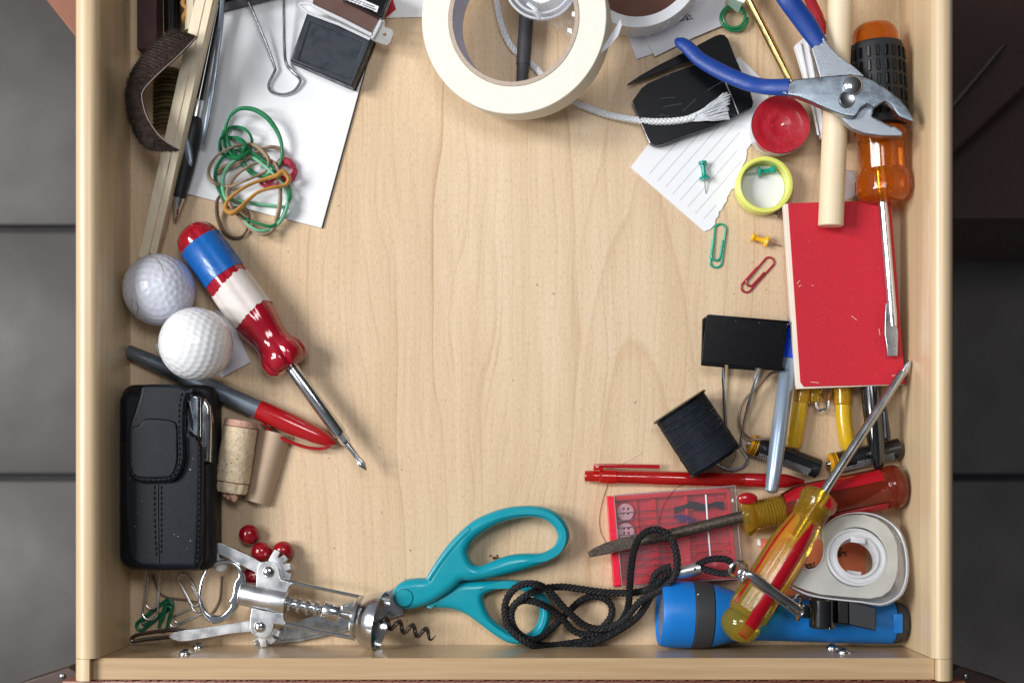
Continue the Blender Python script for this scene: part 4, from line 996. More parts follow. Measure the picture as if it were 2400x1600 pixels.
m = MB(); m.tube([W(p[0], p[1], .0416) for p in smoothp(f3([(612, 165), (560, 190), (535, 280), (520, 400)]), 4, False)], .0009, 8); m.build('flap_hinge', M['leatheredge'], t)
m = MB(); random.seed(19)
for i in range(22): m.ball(W(random.uniform(300, 460), random.uniform(1000, 1320), .0400), random.uniform(.00012, .0003), (1, 1, .4), 6, 4)
for (x, y) in f3([(413, 768), (583, 752), (370, 800)]): m.ball(W(x, y, .0447), .00035, (1, 1, .4), 6, 4)
tag(m.build('dust', M['whitetape'], t), kind='stuff')
# phone inside the pouch
t = thing('mobile_phone', 'silver sided mobile phone sliding out of the black leather pouch', 'phone', W(470, 1000, .02))
ph = f3([(540, 205), (600, 200), (655, 212), (700, 235), (730, 290), (738, 400), (730, 700), (560, 700)])
MB().plate(ph, .0310, .010, .0022, smooth=0, bres=4).build('side', M['chrome'], t)
MB().plate(f3([(545, 205), (600, 200), (648, 215), (645, 900), (560, 900), (545, 500)]), .0375, .0085, .0015, bres=3).build('face', M['face'], t)
MB().plate(f3([(652, 216), (672, 224), (666, 900), (650, 900)]), .0362, .006, .0006).build('seam', M['blackgloss'], t)
MB().plate(f3([(700, 340), (716, 345), (714, 600), (698, 640)]), .0318, .002, .0006).build('side_key', M['greypen'], t)
MB().plate(f3([(553, 255), (578, 250), (605, 400), (605, 470), (585, 440)]), .0382, .0008, .0002).build('screen_edge', M['blackgloss'], t)
# cork
t = thing('wine_cork', 'wine cork with stained pink top lying beside the phone pouch', 'cork', W(553, 1075, .01))
A, B = (566, 984), (541, 1156); z_ = .0120
m = MB()
def crk(u, th): return 1+.012*math.sin(7*th+u*.2)+.010*math.sin(13*th-u*.35)
prof = [(0, 0), (0, 34), (2, 38), (16, 39.5)]
MB().lpx(A, B, z_, z_, prof, 48, rfun=crk).build('stained_end', M['corkend'], t)
prof = [(16.2, 39.0), (17, 40)]+[(17+i*8, 39.8+.3*math.sin(i)) for i in range(1, 17)]+[(147, 39.5)]
MB().lpx(A, B, z_, z_, prof, 48, rfun=crk).build('body', M['cork'], t)
MB().lpx(A, B, z_, z_, [(147.5, 38.5), (150, 39), (166, 38.5), (172, 35), (173, 0)], 48, rfun=lambda u, th: 1+.035*math.sin(5*th+1)+.03*math.sin(11*th)).build('torn_end', M['cork'], t)
m = MB()
for i, (x, y, r_) in enumerate([(549, 1166, 9), (535, 1163, 7), (527, 1158, 6), (545, 1160, 8)]): m.ball(W(x, y, .016), r_*.00025, (1, 1.2, .8), 8, 6)
m.build('torn_bits', M['corkend'], t, ang=10)
m = MB()
for u_ in (17, 147):
    a, b = W(*A, z_), W(*B, z_); d = (b-a).normalized(); side = d.cross(Vector((0, 0, 1))).normalized(); up = side.cross(d); q = kz(z_)
    m.tube([a+d*u_*q+(side*math.cos(x)+up*math.sin(x))*40.0*q for x in [i/40*6.2832 for i in range(40)]], .00030, 5, True)
random.seed(12)
for i in range(26):
    x = random.uniform(.4, 2.8); u_ = random.uniform(22, 145); c = a+d*u_*q+(side*math.cos(x)+up*math.sin(x))*39.9*q; m.ball(c, random.uniform(.0002, .0006), (1, 1, .5), 6, 4)
m.build('ring_cracks', M['redwood'], t)
# beige half-round piece beside the cork
t = thing('beige_sleeve', 'beige half-round plastic sleeve beside the wine cork', 'plastic sleeve', W(625, 1090, 0))
m = MB(); V = []; F = []
a0, b0 = (600, 1002), (683, 1022); a1, b1 = (566, 1168), (634, 1187)
nn = 14
for k in range(2):
    for i in range(nn+1):
        s_ = i/nn; h_ = .0015+.0085*math.sin(math.pi*min(1, s_*1.0))**.8-.0009*k
        for (p, q_) in ((a0, b0), (a1, b1)): V.append(W(p[0]*(1-s_)+q_[0]*s_, p[1]*(1-s_)+q_[1]*s_, h_))
for k in range(2):
    o_ = k*2*(nn+1)
    for i in range(nn): F.append((o_+2*i, o_+2*i+1, o_+2*i+3, o_+2*i+2))
o_ = 2*(nn+1)
for i in range(nn):
    F.append((2*i, 2*i+2, o_+2*i+2, o_+2*i)); F.append((2*i+1, 2*i+3, o_+2*i+3, o_+2*i+1))
m.add(V, F); m.build('shell', M['beige'], t, ang=60)
# red beads
for (x, y, r_, z, lab) in ((584, 1252, 24.5, .0062, 'topmost red bead, alone above the corkscrew arm'), (613, 1293, 24.5, .0062, 'middle red bead touching the corkscrew arm'), (664, 1291, 25, .0062, 'rightmost red bead behind the corkscrew gear teeth'), (592, 1350, 24, .0062, 'red bead half hidden between corkscrew ring and body')):
    C = W(x, y, z); m = MB(); m.ball(C, r_*kz(z), (1, .98, .93), 32, 18, Matrix.Rotation(.6, 4, 'X')); o = m.build('bead', M['bead'], loc=C, ang=80); tag(o, lab, 'bead', 'red beads')
# frosted knob
m = MB(); m.ball(W(505, 1303, .016), .0024, (1, 1.15, 1), 16, 10); m.ball(W(519, 1324, .014), .0040, (1, 1, .8), 20, 12); m.tube([W(505, 1303, .016), W(519, 1324, .014)], .0020, 10)
o = m.build('plastic_stopper', M['frostring'], loc=W(512, 1312, .012), ang=80); tag(o, 'small milky plastic stopper wedged above the corkscrew ring', 'stopper')

# ================================================================== BOTTOM LEFT : corkscrew
f1 = lambda P: cr(P, 290, 1210, 4.6125)
f2 = lambda P: cr(P, 540, 1260, 4.704)
# silver and green paper clips under it
clip((362, 1300), (350, 1452), 36, 'satin', 'long silver paper clip sticking out below the leather pouch', .00050, .003, flip=-1, lift=.002)
clip((425, 1345), (470, 1432), 27, 'satin', 'silver paper clip leaning against the corkscrew ring', .00055, .0012)
clip((478, 1422), (398, 1462), 25, 'satin', 'silver paper clip lying beneath the corkscrew ring', .00050, .0008)
clip((402, 1408), (322, 1472), 22, 'greendark', 'dark green paper clip in the lower left corner', .0010, .0016)
clip((380, 1476), (398, 1410), 20, 'greendark', 'dark green paper clip crossing its twin in the corner', .0010, .0038)
o = MB().tube(path3([(357, 1345, .001), (372, 1385, .001), (395, 1400, .001), (440, 1406, .001), (470, 1415, .001), (490, 1440, .001), (515, 1405, .001), (520, 1350, .001)]), .0007, 6).build('rubber_band', M['rbbrown'], loc=W(400, 1400, .001)); tag(o, 'thin brown rubber band on the wood near silver paper clips', 'rubber band')
t = thing('corkscrew', 'chrome winged corkscrew with open arms at the bottom left', 'corkscrew', W(700, 1420, .02))
ZC = .030
# ring head
outer = f1([(800, 880), (805, 760), (840, 640), (900, 530), (960, 480), (1050, 470), (1150, 475), (1230, 510), (1290, 590), (1315, 690), (1300, 760), (1265, 850), (1245, 920), (1225, 990), (1170, 1060), (1090, 1130), (1000, 1160), (930, 1150), (870, 1090), (820, 1000)])
hole = f1([(838, 870), (850, 760), (890, 630), (950, 545), (1040, 520), (1130, 510), (1195, 545), (1228, 600), (1228, 650), (1195, 700), (1180, 760), (1165, 850), (1130, 915), (1150, 950), (1110, 1010), (1050, 1060), (970, 1070), (900, 1030), (860, 950)])
MB().plate(outer, .0190, .0060, .0012, holes=[hole], smooth=3, bres=4).build('opener_ring', M['chrome'], t)
# barrel
MB().lpx((562, 1388), (672, 1411), .0160, .0172, [(0, 20), (3, 27), (6, 28.5), (112, 28.5), (114, 26), (114, 13), (108, 12), (108, 0)], 48).build('barrel', M['satin'], t)
# plates
up_ = f1([(1440, 560), (1470, 505), (1530, 482), (1620, 490), (1670, 540), (1688, 620), (1697, 685), (1845, 718)])+f2([(690, 508), (650, 535), (628, 590), (616, 640)])+f1([(1600, 810), (1425, 772)])
MB().plate(up_, .0205, .0045, .0005, bres=2).build('side_plate', M['satin'], t)
lo_ = f1([(1380, 985), (1520, 1020), (1725, 1050)])+f2([(588, 850), (590, 900), (612, 940), (660, 955), (640, 975), (480, 945), (470, 1010), (440, 1070), (390, 1105), (330, 1105), (240, 1060), (210, 1000), (212, 900), (232, 780)])
MB().plate(lo_, .0205, .0045, .0005, bres=2).build('side_plate', M['satin'], t)
for (x, y) in ((629.3, 1339.5), (609, 1468)):
    MB().ball(W(x, y, .0206), .0034, (1, 1, .55), 24, 12).build('rivet', M['chrome'], t)
# frame rods to the bell
MB().tube([W(676, 1362, .0190), W(760, 1380, .0200), W(850, 1399, .0210)], [.0014, .0011, .0011], 10).build('frame_rod', M['chrome'], t)
MB().tube([W(668, 1461, .0190), W(740, 1477, .0200), W(833, 1495, .0210)], [.0016, .0013, .0014], 10).build('frame_rod', M['chrome'], t)
# geared arms
def gear_arm(c, r0, a0, a1, nteeth, armpts, z, name, tooth=15):
    P = []
    for i in range(nteeth):
        am = R(a0+(a1-a0)*(i+.5)/nteeth); da = R((a1-a0)/nteeth)
        for (f_, rr_) in ((-.50, r0+1), (-.30, r0+tooth), (.27, r0+tooth), (.44, r0+1)):
            P.append((c[0]+rr_*math.cos(am+da*f_), c[1]+rr_*math.sin(am+da*f_)))
    m = MB(); m.plate(P+armpts, z, .0042, .0003, bres=2); return m.build(name, M['satin'], t)
gear_arm((629, 1339), 39, -80, 27, 4, [(640, 1362), (600, 1350)]+f1([(1420, 600), (1250, 520), (1110, 445), (985, 385), (960, 330), (985, 280), (1060, 292), (1200, 350), (1350, 420), (1480, 490), (1560, 480)]), .0165, 'lever_arm')
gear_arm((609, 1468), 34, 6, 94, 3, f1([(1440, 1290), (1370, 1245), (1150, 1265), (900, 1310), (700, 1345), (590, 1350), (480, 1300), (530, 1255), (650, 1225), (800, 1210), (1000, 1180), (1200, 1150), (1360, 1125)])+[(640, 1450)], .0165, 'lever_arm')
m = MB(); m.tube(path3([(436, 1477, .0148), (420, 1476, .0145), (395, 1476, .014), (360, 1480, .013), (325, 1486, .012), (310, 1494, .011), (312, 1502, .011), (340, 1498, .011), (400, 1492, .012)], 4), .0012, 8); m.build('arm_end', M['darksteel'], t)
# rack with rings, collar, rod
A, B = (672, 1412), (800, 1437); z_ = .0178
pr = [(-6, 11)]
for i in range(4): pr += [(2+i*21, 12), (5+i*21, 19.5), (11+i*21, 20), (15+i*21, 12.5)]
pr += [(90, 10)]
MB().lpx(A, B, z_, z_, pr, 32).build('rack', M['chrome'], t)
MB().lpx((752, 1425), (800, 1438), z_, z_, [(0, 12), (4, 19), (8, 21.5), (42, 22), (46, 20), (50, 12)], 32).build('collar', M['chrome'], t)
MB().lpx((798, 1437), (852, 1448), z_, z_, [(0, 9), (56, 9)], 20).build('rod', M['steel'], t)
# bell
A, B = (846, 1447), (906, 1459)
bell = [(-14, 47), (-10, 52), (-4, 52), (-2, 48), (4, 53), (14, 62), (26, 67.5), (38, 70.5), (48, 71.5), (49, 70)]
bell += [(46, 69.5), (36, 68), (24, 64), (12, 54), (0, 40), (-4, 10), (-4, 0)]
MB().lpx(A, B, .0200, .0228, bell, 64).build('bell', M['chrome'], t)
# worm
P = []
for i in range(120):
    s_ = i/119; ang_ = s_*4.1*2*math.pi+1.2; cx = 893+s_*128; cy = 1455+s_*35; r_ = (11.5 if s_ > .08 else 6+s_*70)
    nx, ny = -.27, .96; P.append(W(cx+nx*r_*math.cos(ang_), cy+ny*r_*math.cos(ang_), .0215+.003*s_+r_*.00025*math.sin(ang_)))
MB().tube(P, [.00125]*100+[.00125*(1-(i/20)*.85) for i in range(20)], 10).build('worm', M['darksteel'], t)
# ---- scissors
f10 = lambda P: cr(P, 900, 1160, 4.126)
t = thing('scissors', 'teal handled scissors with blades closed under the corkscrew', 'scissors', W(960, 1400, .005))
bl_ = [(930, 1374), (900, 1388), (804, 1417), (690, 1458), (640, 1480), (592, 1500), (600, 1506), (700, 1496), (804, 1474), (870, 1455), (945, 1432)]
MB().plate(bl_, .0068, .0020, .0004).build('blade', M['steel'], t)
MB().plate([(x+2, y+7) for x, y in bl_], .0046, .0018, .0004).build('blade', M['steel'], t)
lo_o = f10([(720, 850), (860, 835), (1000, 830), (1300, 830), (1440, 865), (1560, 950), (1620, 1060), (1612, 1200), (1560, 1330), (1450, 1420), (1350, 1450), (1200, 1432), (1050, 1345), (900, 1232), (780, 1150), (650, 1105), (500, 1095), (380, 1085), (450, 1000), (600, 920)])
lo_h = f10([(960, 1000), (1000, 950), (1120, 912), (1250, 908), (1400, 960), (1485, 1060), (1500, 1180), (1450, 1290), (1350, 1350), (1200, 1312), (1080, 1230), (1000, 1130)])
MB().plate(lo_o, .0125, .0115, .0046, holes=[lo_h], smooth=4, bres=5).build('handle', M['teal'], t, ang=80)
up_o = f10([(75, 980), (105, 890), (200, 825), (320, 806), (400, 803), (430, 755), (520, 610), (650, 440), (830, 270), (1000, 180), (1200, 118), (1420, 103), (1600, 132), (1720, 212), (1790, 330), (1792, 440), (1720, 560), (1600, 640), (1400, 710), (1200, 762), (1000, 808), (850, 828), (750, 832), (700, 880), (600, 960), (450, 1050), (300, 1100), (200, 1108), (110, 1062)])
up_h = f10([(808, 560), (832, 480), (900, 400), (1050, 305), (1200, 245), (1400, 213), (1550, 235), (1645, 310), (1682, 400), (1650, 490), (1580, 540), (1500, 565), (1300, 570), (1150, 600), (1000, 662), (920, 685), (850, 655)])
MB().plate(up_o, .0185, .0125, .0050, holes=[up_h], smooth=4, bres=5).build('handle', M['teal'], t, ang=80)
MB().tube([W(p[0], p[1], .0178) for p in smoothp(f10([(430, 820), (520, 680), (640, 520), (760, 390), (830, 330)]), 5, False)], .0018, 10, sz=.55).build('thumb_ridge', M['teal'], t, ang=80)
c = W(947.5, 1400, .0184); MB().lathe(c, c+Vector((0, 0, 1)), [(-.001, 20.5*kz(.018)), (.0003, 20.3*kz(.018)), (.0006, 19*kz(.018)), (.0008, 10*kz(.018)), (.00085, 0)], 48).build('pivot_cap', M['teal'], t, ang=25)
m = MB(); m.tube([c+Vector((20.8*kz(.018)*math.cos(a/48*6.2832), 20.8*kz(.018)*math.sin(a/48*6.2832), .00005)) for a in range(48)], .00022, 5, True); m.build('pivot_ring', M['leatheredge'], t)

# ---- black lanyard
f11 = lambda P: cr(P, 1160, 1220, 4.3556)
t = thing('lanyard', 'black braided lanyard with silver ferrule and hook over the scissors', 'lanyard', W(1400, 1450, .004))
lp = [(1790, 470, .020), (1700, 500, .019), (1640, 545, .018), (1610, 620, .017), (1580, 690, .013), (1450, 725, .009), (1300, 735, .007), (1150, 730, .007), (1000, 712, .007), (850, 690, .0075), (700, 672, .009), (550, 680, .012), (420, 710, .017), (320, 760, .0205), (210, 845, .020), (165, 950, .017), (190, 1080, .016), (270, 1170, .017), (380, 1215, .017), (480, 1180, .013), (560, 1115, .010), (640, 1035, .009), (730, 950, .007), (820, 860, .005), (900, 800, .004), (1000, 768, .004), (1110, 790, .004), (1185, 860, .0035), (1190, 960, .003), (1125, 1060, .003), (1050, 1120, .004), (960, 1150, .005), (870, 1150, .006), (780, 1100, .007), (700, 1010, .009), (600, 920, .012), (480, 850, .0165), (350, 812, .018), (250, 820, .018), (180, 880, .017), (150, 960, .015), (165, 1060, .014), (240, 1160, .016), (340, 1235, .0165), (450, 1265, .011), (600, 1270, .007), (760, 1250, .005), (950, 1215, .004), (1120, 1150, .005), (1260, 1060, .007), (1330, 960, .009), (1365, 850, .012), (1375, 700, .016), (1390, 500, .021), (1415, 320, .025), (1470, 180, .027), (1560, 105, .028), (1650, 92, .028), (1740, 120, .028), (1810, 200, .028), (1850, 330, .028), (1860, 450, .027), (1835, 560, .027), (1770, 650, .026), (1680, 710, .024), (1580, 760, .020), (1490, 815, .017), (1420, 890, .013), (1340, 990, .011), (1250, 1055, .0095), (1130, 1095, .0085), (1010, 1095, .0085), (900, 1055, .010), (800, 975, .0125), (700, 880, .0145), (610, 775, .0165), (520, 690, .0185), (420, 645, .0235), (290, 645, .0245), (190, 700, .0240), (120, 800, .0200), (100, 920, .0180), (130, 1060, .018), (220, 1170, .021), (350, 1255, .0205), (500, 1300, .014), (650, 1318, .008), (800, 1300, .0085), (1000, 1245, .009), (1180, 1165, .010), (1330, 1075, .0105), (1450, 985, .011), (1530, 880, .012), (1580, 790, .0165), (1620, 700, .0215), (1680, 620, .023), (1750, 560, .0225), (1800, 520, .021)]
lp = [(x, y, z+.0018) for x, y, z in lp]
m = MB(); braid(m, path3(f11(lp), 7), .00225, pitch=.0108, strands=4, step=.0008); m.build('cord', M['ropeb'], t, ang=70)
A, B = (1580, 1344), (1643, 1330)
MB().lpx(A, B, .0235, .026, [(-2, 12), (-1, 14.5), (64, 15.4), (65, 14), (65, 8)], 32).build('ferrule', M['satin'], t)
MB().ball(W(1629, 1333, .0294), .0008, (1, 1, .5), 10, 6).build('crimp', M['blackmatt'], t)
f12 = lambda P: cr(P, 1360, 1080, 4.9)
lp2 = f12([(1330, 1210, .026), (1390, 1165, .028), (1480, 1130, .029), (1580, 1120, .030), (1680, 1130, .030), (1745, 1180, .030), (1740, 1240, .030), (1690, 1285, .030), (1600, 1285, .029), (1500, 1260, .028), (1400, 1230, .027), (1330, 1215, .026)])
m = MB(); braid(m, path3(lp2, 8), .0021, pitch=.0105, strands=4, step=.0008); m.build('cord_loop', M['ropeb'], t, ang=70)
def ring(c, r_, z, tilt, rad, name, mat, par, ell=1.0):
    C = W(*c, z); rr_ = r_*kz(z); Mx = Matrix.Rotation(tilt[1], 3, 'Z')@Matrix.Rotation(tilt[0], 3, 'X')
    MB().tube([C+Mx@Vector((rr_*math.cos(a/40*6.2832), rr_*ell*math.sin(a/40*6.2832), 0)) for a in range(40)], rad, 8, True).build(name, M[mat], par)
ring((1730, 1333), 22, .037, (.5, .4), .0009, 'split_ring', 'chrome', t, .9)
ring((1747, 1352), 16, .046, (1.1, 1.0), .0009, 'swivel_ring', 'chrome', t)
ring((1742, 1345), 11, .0475, (.3, .1), .0010, 'swivel_eye', 'chrome', t)
# hook: flat sprung bar lying over the yellow handle
hp_ = path3([(1748, 1345, .0570), (1762, 1348, .0575), (1785, 1364, .0570), (1820, 1390, .0550), (1855, 1414, .0525), (1876, 1430, .0510)], 5)
m = MB(); m.tube(hp_, [.0018+.0008*math.sin(min(1, i/9)*math.pi/2)-.00055*i/25 for i in range(len(hp_))], 14, sz=.62); m.build('hook', M['steel'], t, ang=60)
m = MB(); m.tube(path3([(1760, 1362, .0560), (1790, 1384, .0555), (1835, 1416, .0530), (1862, 1436, .0505), (1878, 1440, .0500), (1882, 1430, .0505), (1872, 1424, .0515)], 5), .0008, 8); m.build('hook_gate', M['chrome'], t)
ring((1872, 1432), 21, .0445, (1.15, 1.45), .0008, 'whistle_ring', 'brass', t)
ring((1866, 1412), 19, .0440, (.9, 1.3), .0008, 'whistle_ring', 'chrome', t)
# ================================================================== RIGHT SIDE
# ---- blue torch
t = thing('torch', 'blue plastic torch with charcoal band lying along the front board', 'torch', W(1820, 1440, 0))
A, B = (1545, 1437), (2127, 1459); za, zb = .0201, .0160
MB().lpx(A, B, za, zb, [(14, 44), (10, 60), (4, 66), (0, 69), (1, 73), (8, 76), (22, 78), (60, 78.5), (74, 78), (75, 74)], 72).build('head', M['flash'], t)
MB().lpx(A, B, za, zb, [(16, 0), (30, 20), (22, 45), (13, 60)], 48).build('reflector', M['lens'], t)
MB().lpx(A, B, za, zb, [(6, 0), (6, 64)], 48).build('lens', M['clearw'], t)
MB().lpx(A, B, za, zb, [(75.2, 77), (77, 78.5), (100, 78.5), (118, 76), (121, 73)], 72).build('band', M['flashdark'], t)
MB().lpx(A, B, za, zb, [(121.2, 74), (135, 71), (160, 63), (185, 56), (210, 54), (540, 52), (548, 50), (549, 44)], 72).build('body', M['flash'], t)
MB().lpx(A, B, za, zb, [(549.2, 46), (552, 50), (566, 48), (576, 42), (581, 30), (582, 0)], 64).build('tail_cap', M['flashdark'], t)
m = MB(); m.box(W(2104, 1460, .0292), (.0058, .0115, .0022), bev=.0008); m.box(W(2100, 1460, .0278), (.004, .0115, .004), bev=.0008); m.build('tail_tab', M['flash'], t)
MB().box(W(1806, 1432, .0291), (.0080, .018, .0035), rot=-.02, bev=.001).build('switch_recess', M['flashdark'], t)
MB().box(W(1636, 1392, .0352), (.0011, .0004, .0002), rot=.5).build('scratch', M['white'], t)
# ---- whistle
t = thing('whistle', 'black plastic whistle resting on the blue torch', 'whistle', W(1970, 1438, .03))
f13 = lambda P: cr(P, 1500, 1340, 3.564)
A = W(1928, 1401, .0375); B = W(1928, 1470, .0375); q = kz(.038)
MB().lathe(A, B, [(0, 28*q), (.001, 32*q), (70*q-.001, 32*q), (70*q, 28*q), (70*q, 0)], 48).build('chamber', M['blackgloss'], t)
MB().lathe(A, B, [(-.0001, 0), (-.0001, 28*q)], 40).build('chamber_cap', M['blackgloss'], t)
mp_ = f13([(1655, 240), (1745, 250), (1975, 300), (1970, 492), (1745, 440), (1655, 430)])
MB().plate(mp_, .0445, .0070, .0006).build('mouthpiece', M['blackpl'], t)
MB().plate(f13([(1750, 252), (1968, 302), (1964, 484), (1752, 432)]), .0449, .0008, .0002).build('mouthpiece_top', M['flashdark'], t)
MB().plate(f13([(1662, 248), (1738, 255), (1738, 428), (1662, 422)]), .0454, .0020, .0002).build('air_slot', M['ropeb'], t)
MB().box(W(1888, 1432, .0375), (.0050, .0080, .0022), bev=.0008).build('lug', M['blackgloss'], t)
# ---- salmon paper
t = thing('salmon_paper', 'salmon orange paper square under the clear tape dispenser', 'paper', W(1950, 1330, .001))
MB().plate([(1783, 1262), (2029, 1264), (2030, 1398), (1836, 1404), (1790, 1380)], .0025, .0008, .0001).build('sheet', M['salmon'], t)
m = MB(); random.seed(21)
for cx, cy in ((1970, 1297), (1885, 1333), (1905, 1330), (1893, 1326)):
    for k in range(7):
        x, y = cx+random.uniform(-5, 5), cy+random.uniform(-8, 8); P = [(x, y, .0026)]
        for i in range(4): x += random.uniform(-4, 6); y += random.uniform(-5, 5); P.append((x, y, .0026))
        m.tube(path3(P, 3), .00028, 4, sz=.4)
m.build('black_drawing', M['blackmatt'], t)
o = MB().box(W(1779, 1270, .0015), (.0018, .0042, .002), rot=.1, bev=.0003).build('eraser_chip', M['white'], loc=W(1780, 1272, .0005)); tag(o, 'tiny white chip beside the yellow screwdriver and pin box', 'chip')
# ---- clear tape dispenser
f14 = lambda P: cr(P, 1680, 1060, 4.127)
zt = lambda x, y: .034+(y-1300)*.000095
t = thing('tape_dispenser', 'clear frosted tape dispenser with white roll leaning on right wall', 'tape dispenser', W(2007, 1302, .02))
outd = f14([(1015, 735), (1060, 690), (1120, 640), (1210, 600), (1320, 578), (1450, 580), (1580, 615), (1690, 680), (1770, 770), (1815, 880), (1838, 1000), (1845, 1120), (1830, 1250), (1780, 1370), (1690, 1440), (1580, 1475), (1400, 1450), (1200, 1430), (1000, 1405), (860, 1370), (770, 1330), (700, 1280), (760, 1180), (820, 1120), (880, 1138), (950, 1120), (1000, 1070), (1028, 1000), (1032, 920), (1022, 830)])
cc = f14([(1350, 1010)])[0]
def circ(c, r_, n=48): return [(c[0]+r_*math.cos(a/n*6.2832), c[1]+r_*math.sin(a/n*6.2832)) for a in range(n)]
MB().plate(outd, .034, .0016, .0005, holes=[circ(cc, 46)], zfun=lambda x, y: zt(x, y)-.0085, bres=2).build('back_shell', M['clearw'], t)
ring_ = smoothp([(p[0], p[1]) for p in outd], 2)
m = MB(); m.tube([W(p[0], p[1], zt(p[0], p[1])-.0060) for p in ring_], .00085, 8, True, sz=3.2); m.build('rim', M['clearw'], t)
m = MB(); m.tube([W(p[0]*.985+cc[0]*.015, p[1]*.985+cc[1]*.015, zt(p[0], p[1])+.0002) for p in ring_], .00045, 8, True); m.build('rim_edge', M['frostring'], t)
ind = f14([(1015, 735), (1070, 700), (1130, 655), (1215, 618), (1320, 598), (1430, 600), (1550, 640), (1640, 700), (1710, 800), (1745, 900), (1755, 1020), (1752, 1130), (1730, 1230), (1680, 1330), (1600, 1390), (1480, 1412), (1300, 1400), (1000, 1370), (860, 1330), (720, 1270), (770, 1180), (820, 1125), (880, 1140), (950, 1120), (1000, 1070), (1026, 1000), (1030, 920), (1022, 830)])
MB().plate(ind, .034, .0012, .0004, holes=[circ(cc, 70)], zfun=zt, bres=2).build('front_face', M['frost'], t)
c3 = W(cc[0], cc[1], zt(*cc)); nrm = Vector((0, .36, 1)).normalized(); q = kz(c3.z)
MB().lathe(c3-nrm*.0075, c3, [(0, 45*q), (.0065, 44*q), (.0085, 46*q), (.0085, 52*q), (.0072, 54*q), (.0072, 62*q), (.0082, 65*q), (.0080, 70*q), (.006, 71*q), (0, 71*q), (0, 45*q)], 72).build('hub', M['frostring'], t)
for a in (-1.45, 1.70):
    c = c3+Vector((40*q*math.cos(a), -40*q*math.sin(a), -.001))
    MB().box(c, (.0085, .0034, .0010), rot=-(a+math.pi/2)+math.pi, bev=.0003).build('hub_tab', M['frostring'], t)
# ---- notebook
t = thing('notebook', 'red cloth covered notebook lying under dowel and amber screwdriver shaft', 'notebook', W(1980, 690, .012))
cov = [(1839, 480), (1850, 474), (2080, 468), (2088, 476), (2122, 890), (2116, 899), (1882, 908), (1872, 898)]
cov = [(1847, 476), (2087, 469), (2092, 520), (2122, 900), (1884, 906), (1876, 895)]
MB().plate(cov, .0212, .0009, .0003).build('cover', M['redbook'], t)
pg = [(1838, 479), (1850, 476.5), (2085, 470.5), (2120, 901), (1869, 911), (1866, 900)]
MB().plate(pg, .0202, .0066, .0003).build('page_block', M['pages'], t)
MB().plate(pg, .0134, .0009, .0003).build('back_cover', M['redbook'], t)
m = MB(); random.seed(15)
for i in range(46):
    c = W(random.uniform(1885, 2080), random.uniform(500, 880), .02125); m.box(c, (random.uniform(.0001, .0003), .0001, .00005), rot=random.uniform(0, 3))
for (x, y, a_, l_) in ((1868, 665, -.9, 7), (1872, 672, -.7, 5), (1902, 668, .2, 3), (1995, 740, .6, 10), (2090, 880, -.1, 14), (1900, 895, .05, 12), (2060, 770, 1.4, 9)):
    m.tube([W(x, y, .02125), W(x+l_*math.cos(a_), y+l_*math.sin(a_), .02125), W(x+1.6*l_*math.cos(a_), y+1.6*l_*math.sin(a_)+1, .02125)], .00012, 4, sz=.4)
tag(m.build('dust_specks', M['pages'], t), kind='stuff')
# ---- black binder clip
t = thing('binder_clip', 'black binder clip with both wire handles closed beside red notebook', 'binder clip', W(1740, 800, 0), 'binder clips')
f15 = lambda P: cr(P, 1500, 700, 3.564)
MB().plate(f15([(560, 133), (1232, 188), (1185, 600), (700, 548), (510, 548), (512, 520)]), .0205, .0012, .0004).build('upper_jaw', M['blackpl'], t)
MB().plate(f15([(520, 170), (560, 140), (1225, 200), (1200, 560), (510, 530), (515, 380)]), .0035, .0012, .0004).build('lower_jaw', M['blackpl'], t)
A3 = W(*f15([(558, 150)])[0], .0125); B3 = W(*f15([(1228, 206)])[0], .0125); d = (B3-A3)
m = MB(); m.box((A3+B3)/2, (d.length, .0012, .0165), rot=math.atan2(d.y, d.x), bev=.0004); m.build('spine', M['blackpl'], t)
MB().tube([W(*f15([(512, 540)])[0], .0195), W(*f15([(705, 556)])[0], .0195)], .0013, 10).build('hinge_tube', M['blackpl'], t)
MB().tube([W(*f15([(735, 566)])[0], .0195), W(*f15([(960, 580)])[0], .0195)], .0013, 10).build('hinge_tube', M['blackpl'], t)
MB().tube([W(*f15([(1020, 572)])[0], .0195), W(*f15([(1205, 590)])[0], .0195)], .0013, 10).build('hinge_tube', M['blackpl'], t)
for i, (x, y) in enumerate(((800, 185), (995, 200))): MB().box(W(*f15([(x, y)])[0], .0208), (.0006, .0011, .0003), rot=.3).build('dent', M['flashdark'], t)
wp = f15([(690, 555, .0190), (690, 640, .0170), (700, 800, .013), (712, 1000, .008), (716, 1100, .006), (690, 1200, .0042), (648, 1330, .003), (645, 1370, .003), (690, 1410, .003), (780, 1428, .003), (860, 1400, .003), (900, 1350, .003), (890, 1310, .003), (850, 1250, .0035), (842, 1200, .004), (860, 1080, .006), (900, 900, .0105), (950, 720, .0155), (990, 600, .0190), (995, 560, .0192)])
MB().tube(path3(wp, 4), [.0009]*77, 10).build('wire_handle', M['chrome'], t)
m = MB(); m.tube(path3(f15([(700, 560, .004), (700, 800, .003), (712, 1050, .0025)]), 4), .0009, 8); m.tube(path3(f15([(985, 575, .004), (930, 800, .003), (880, 1000, .0025)]), 4), .0009, 8); m.build('wire_handle', M['chrome'], t)
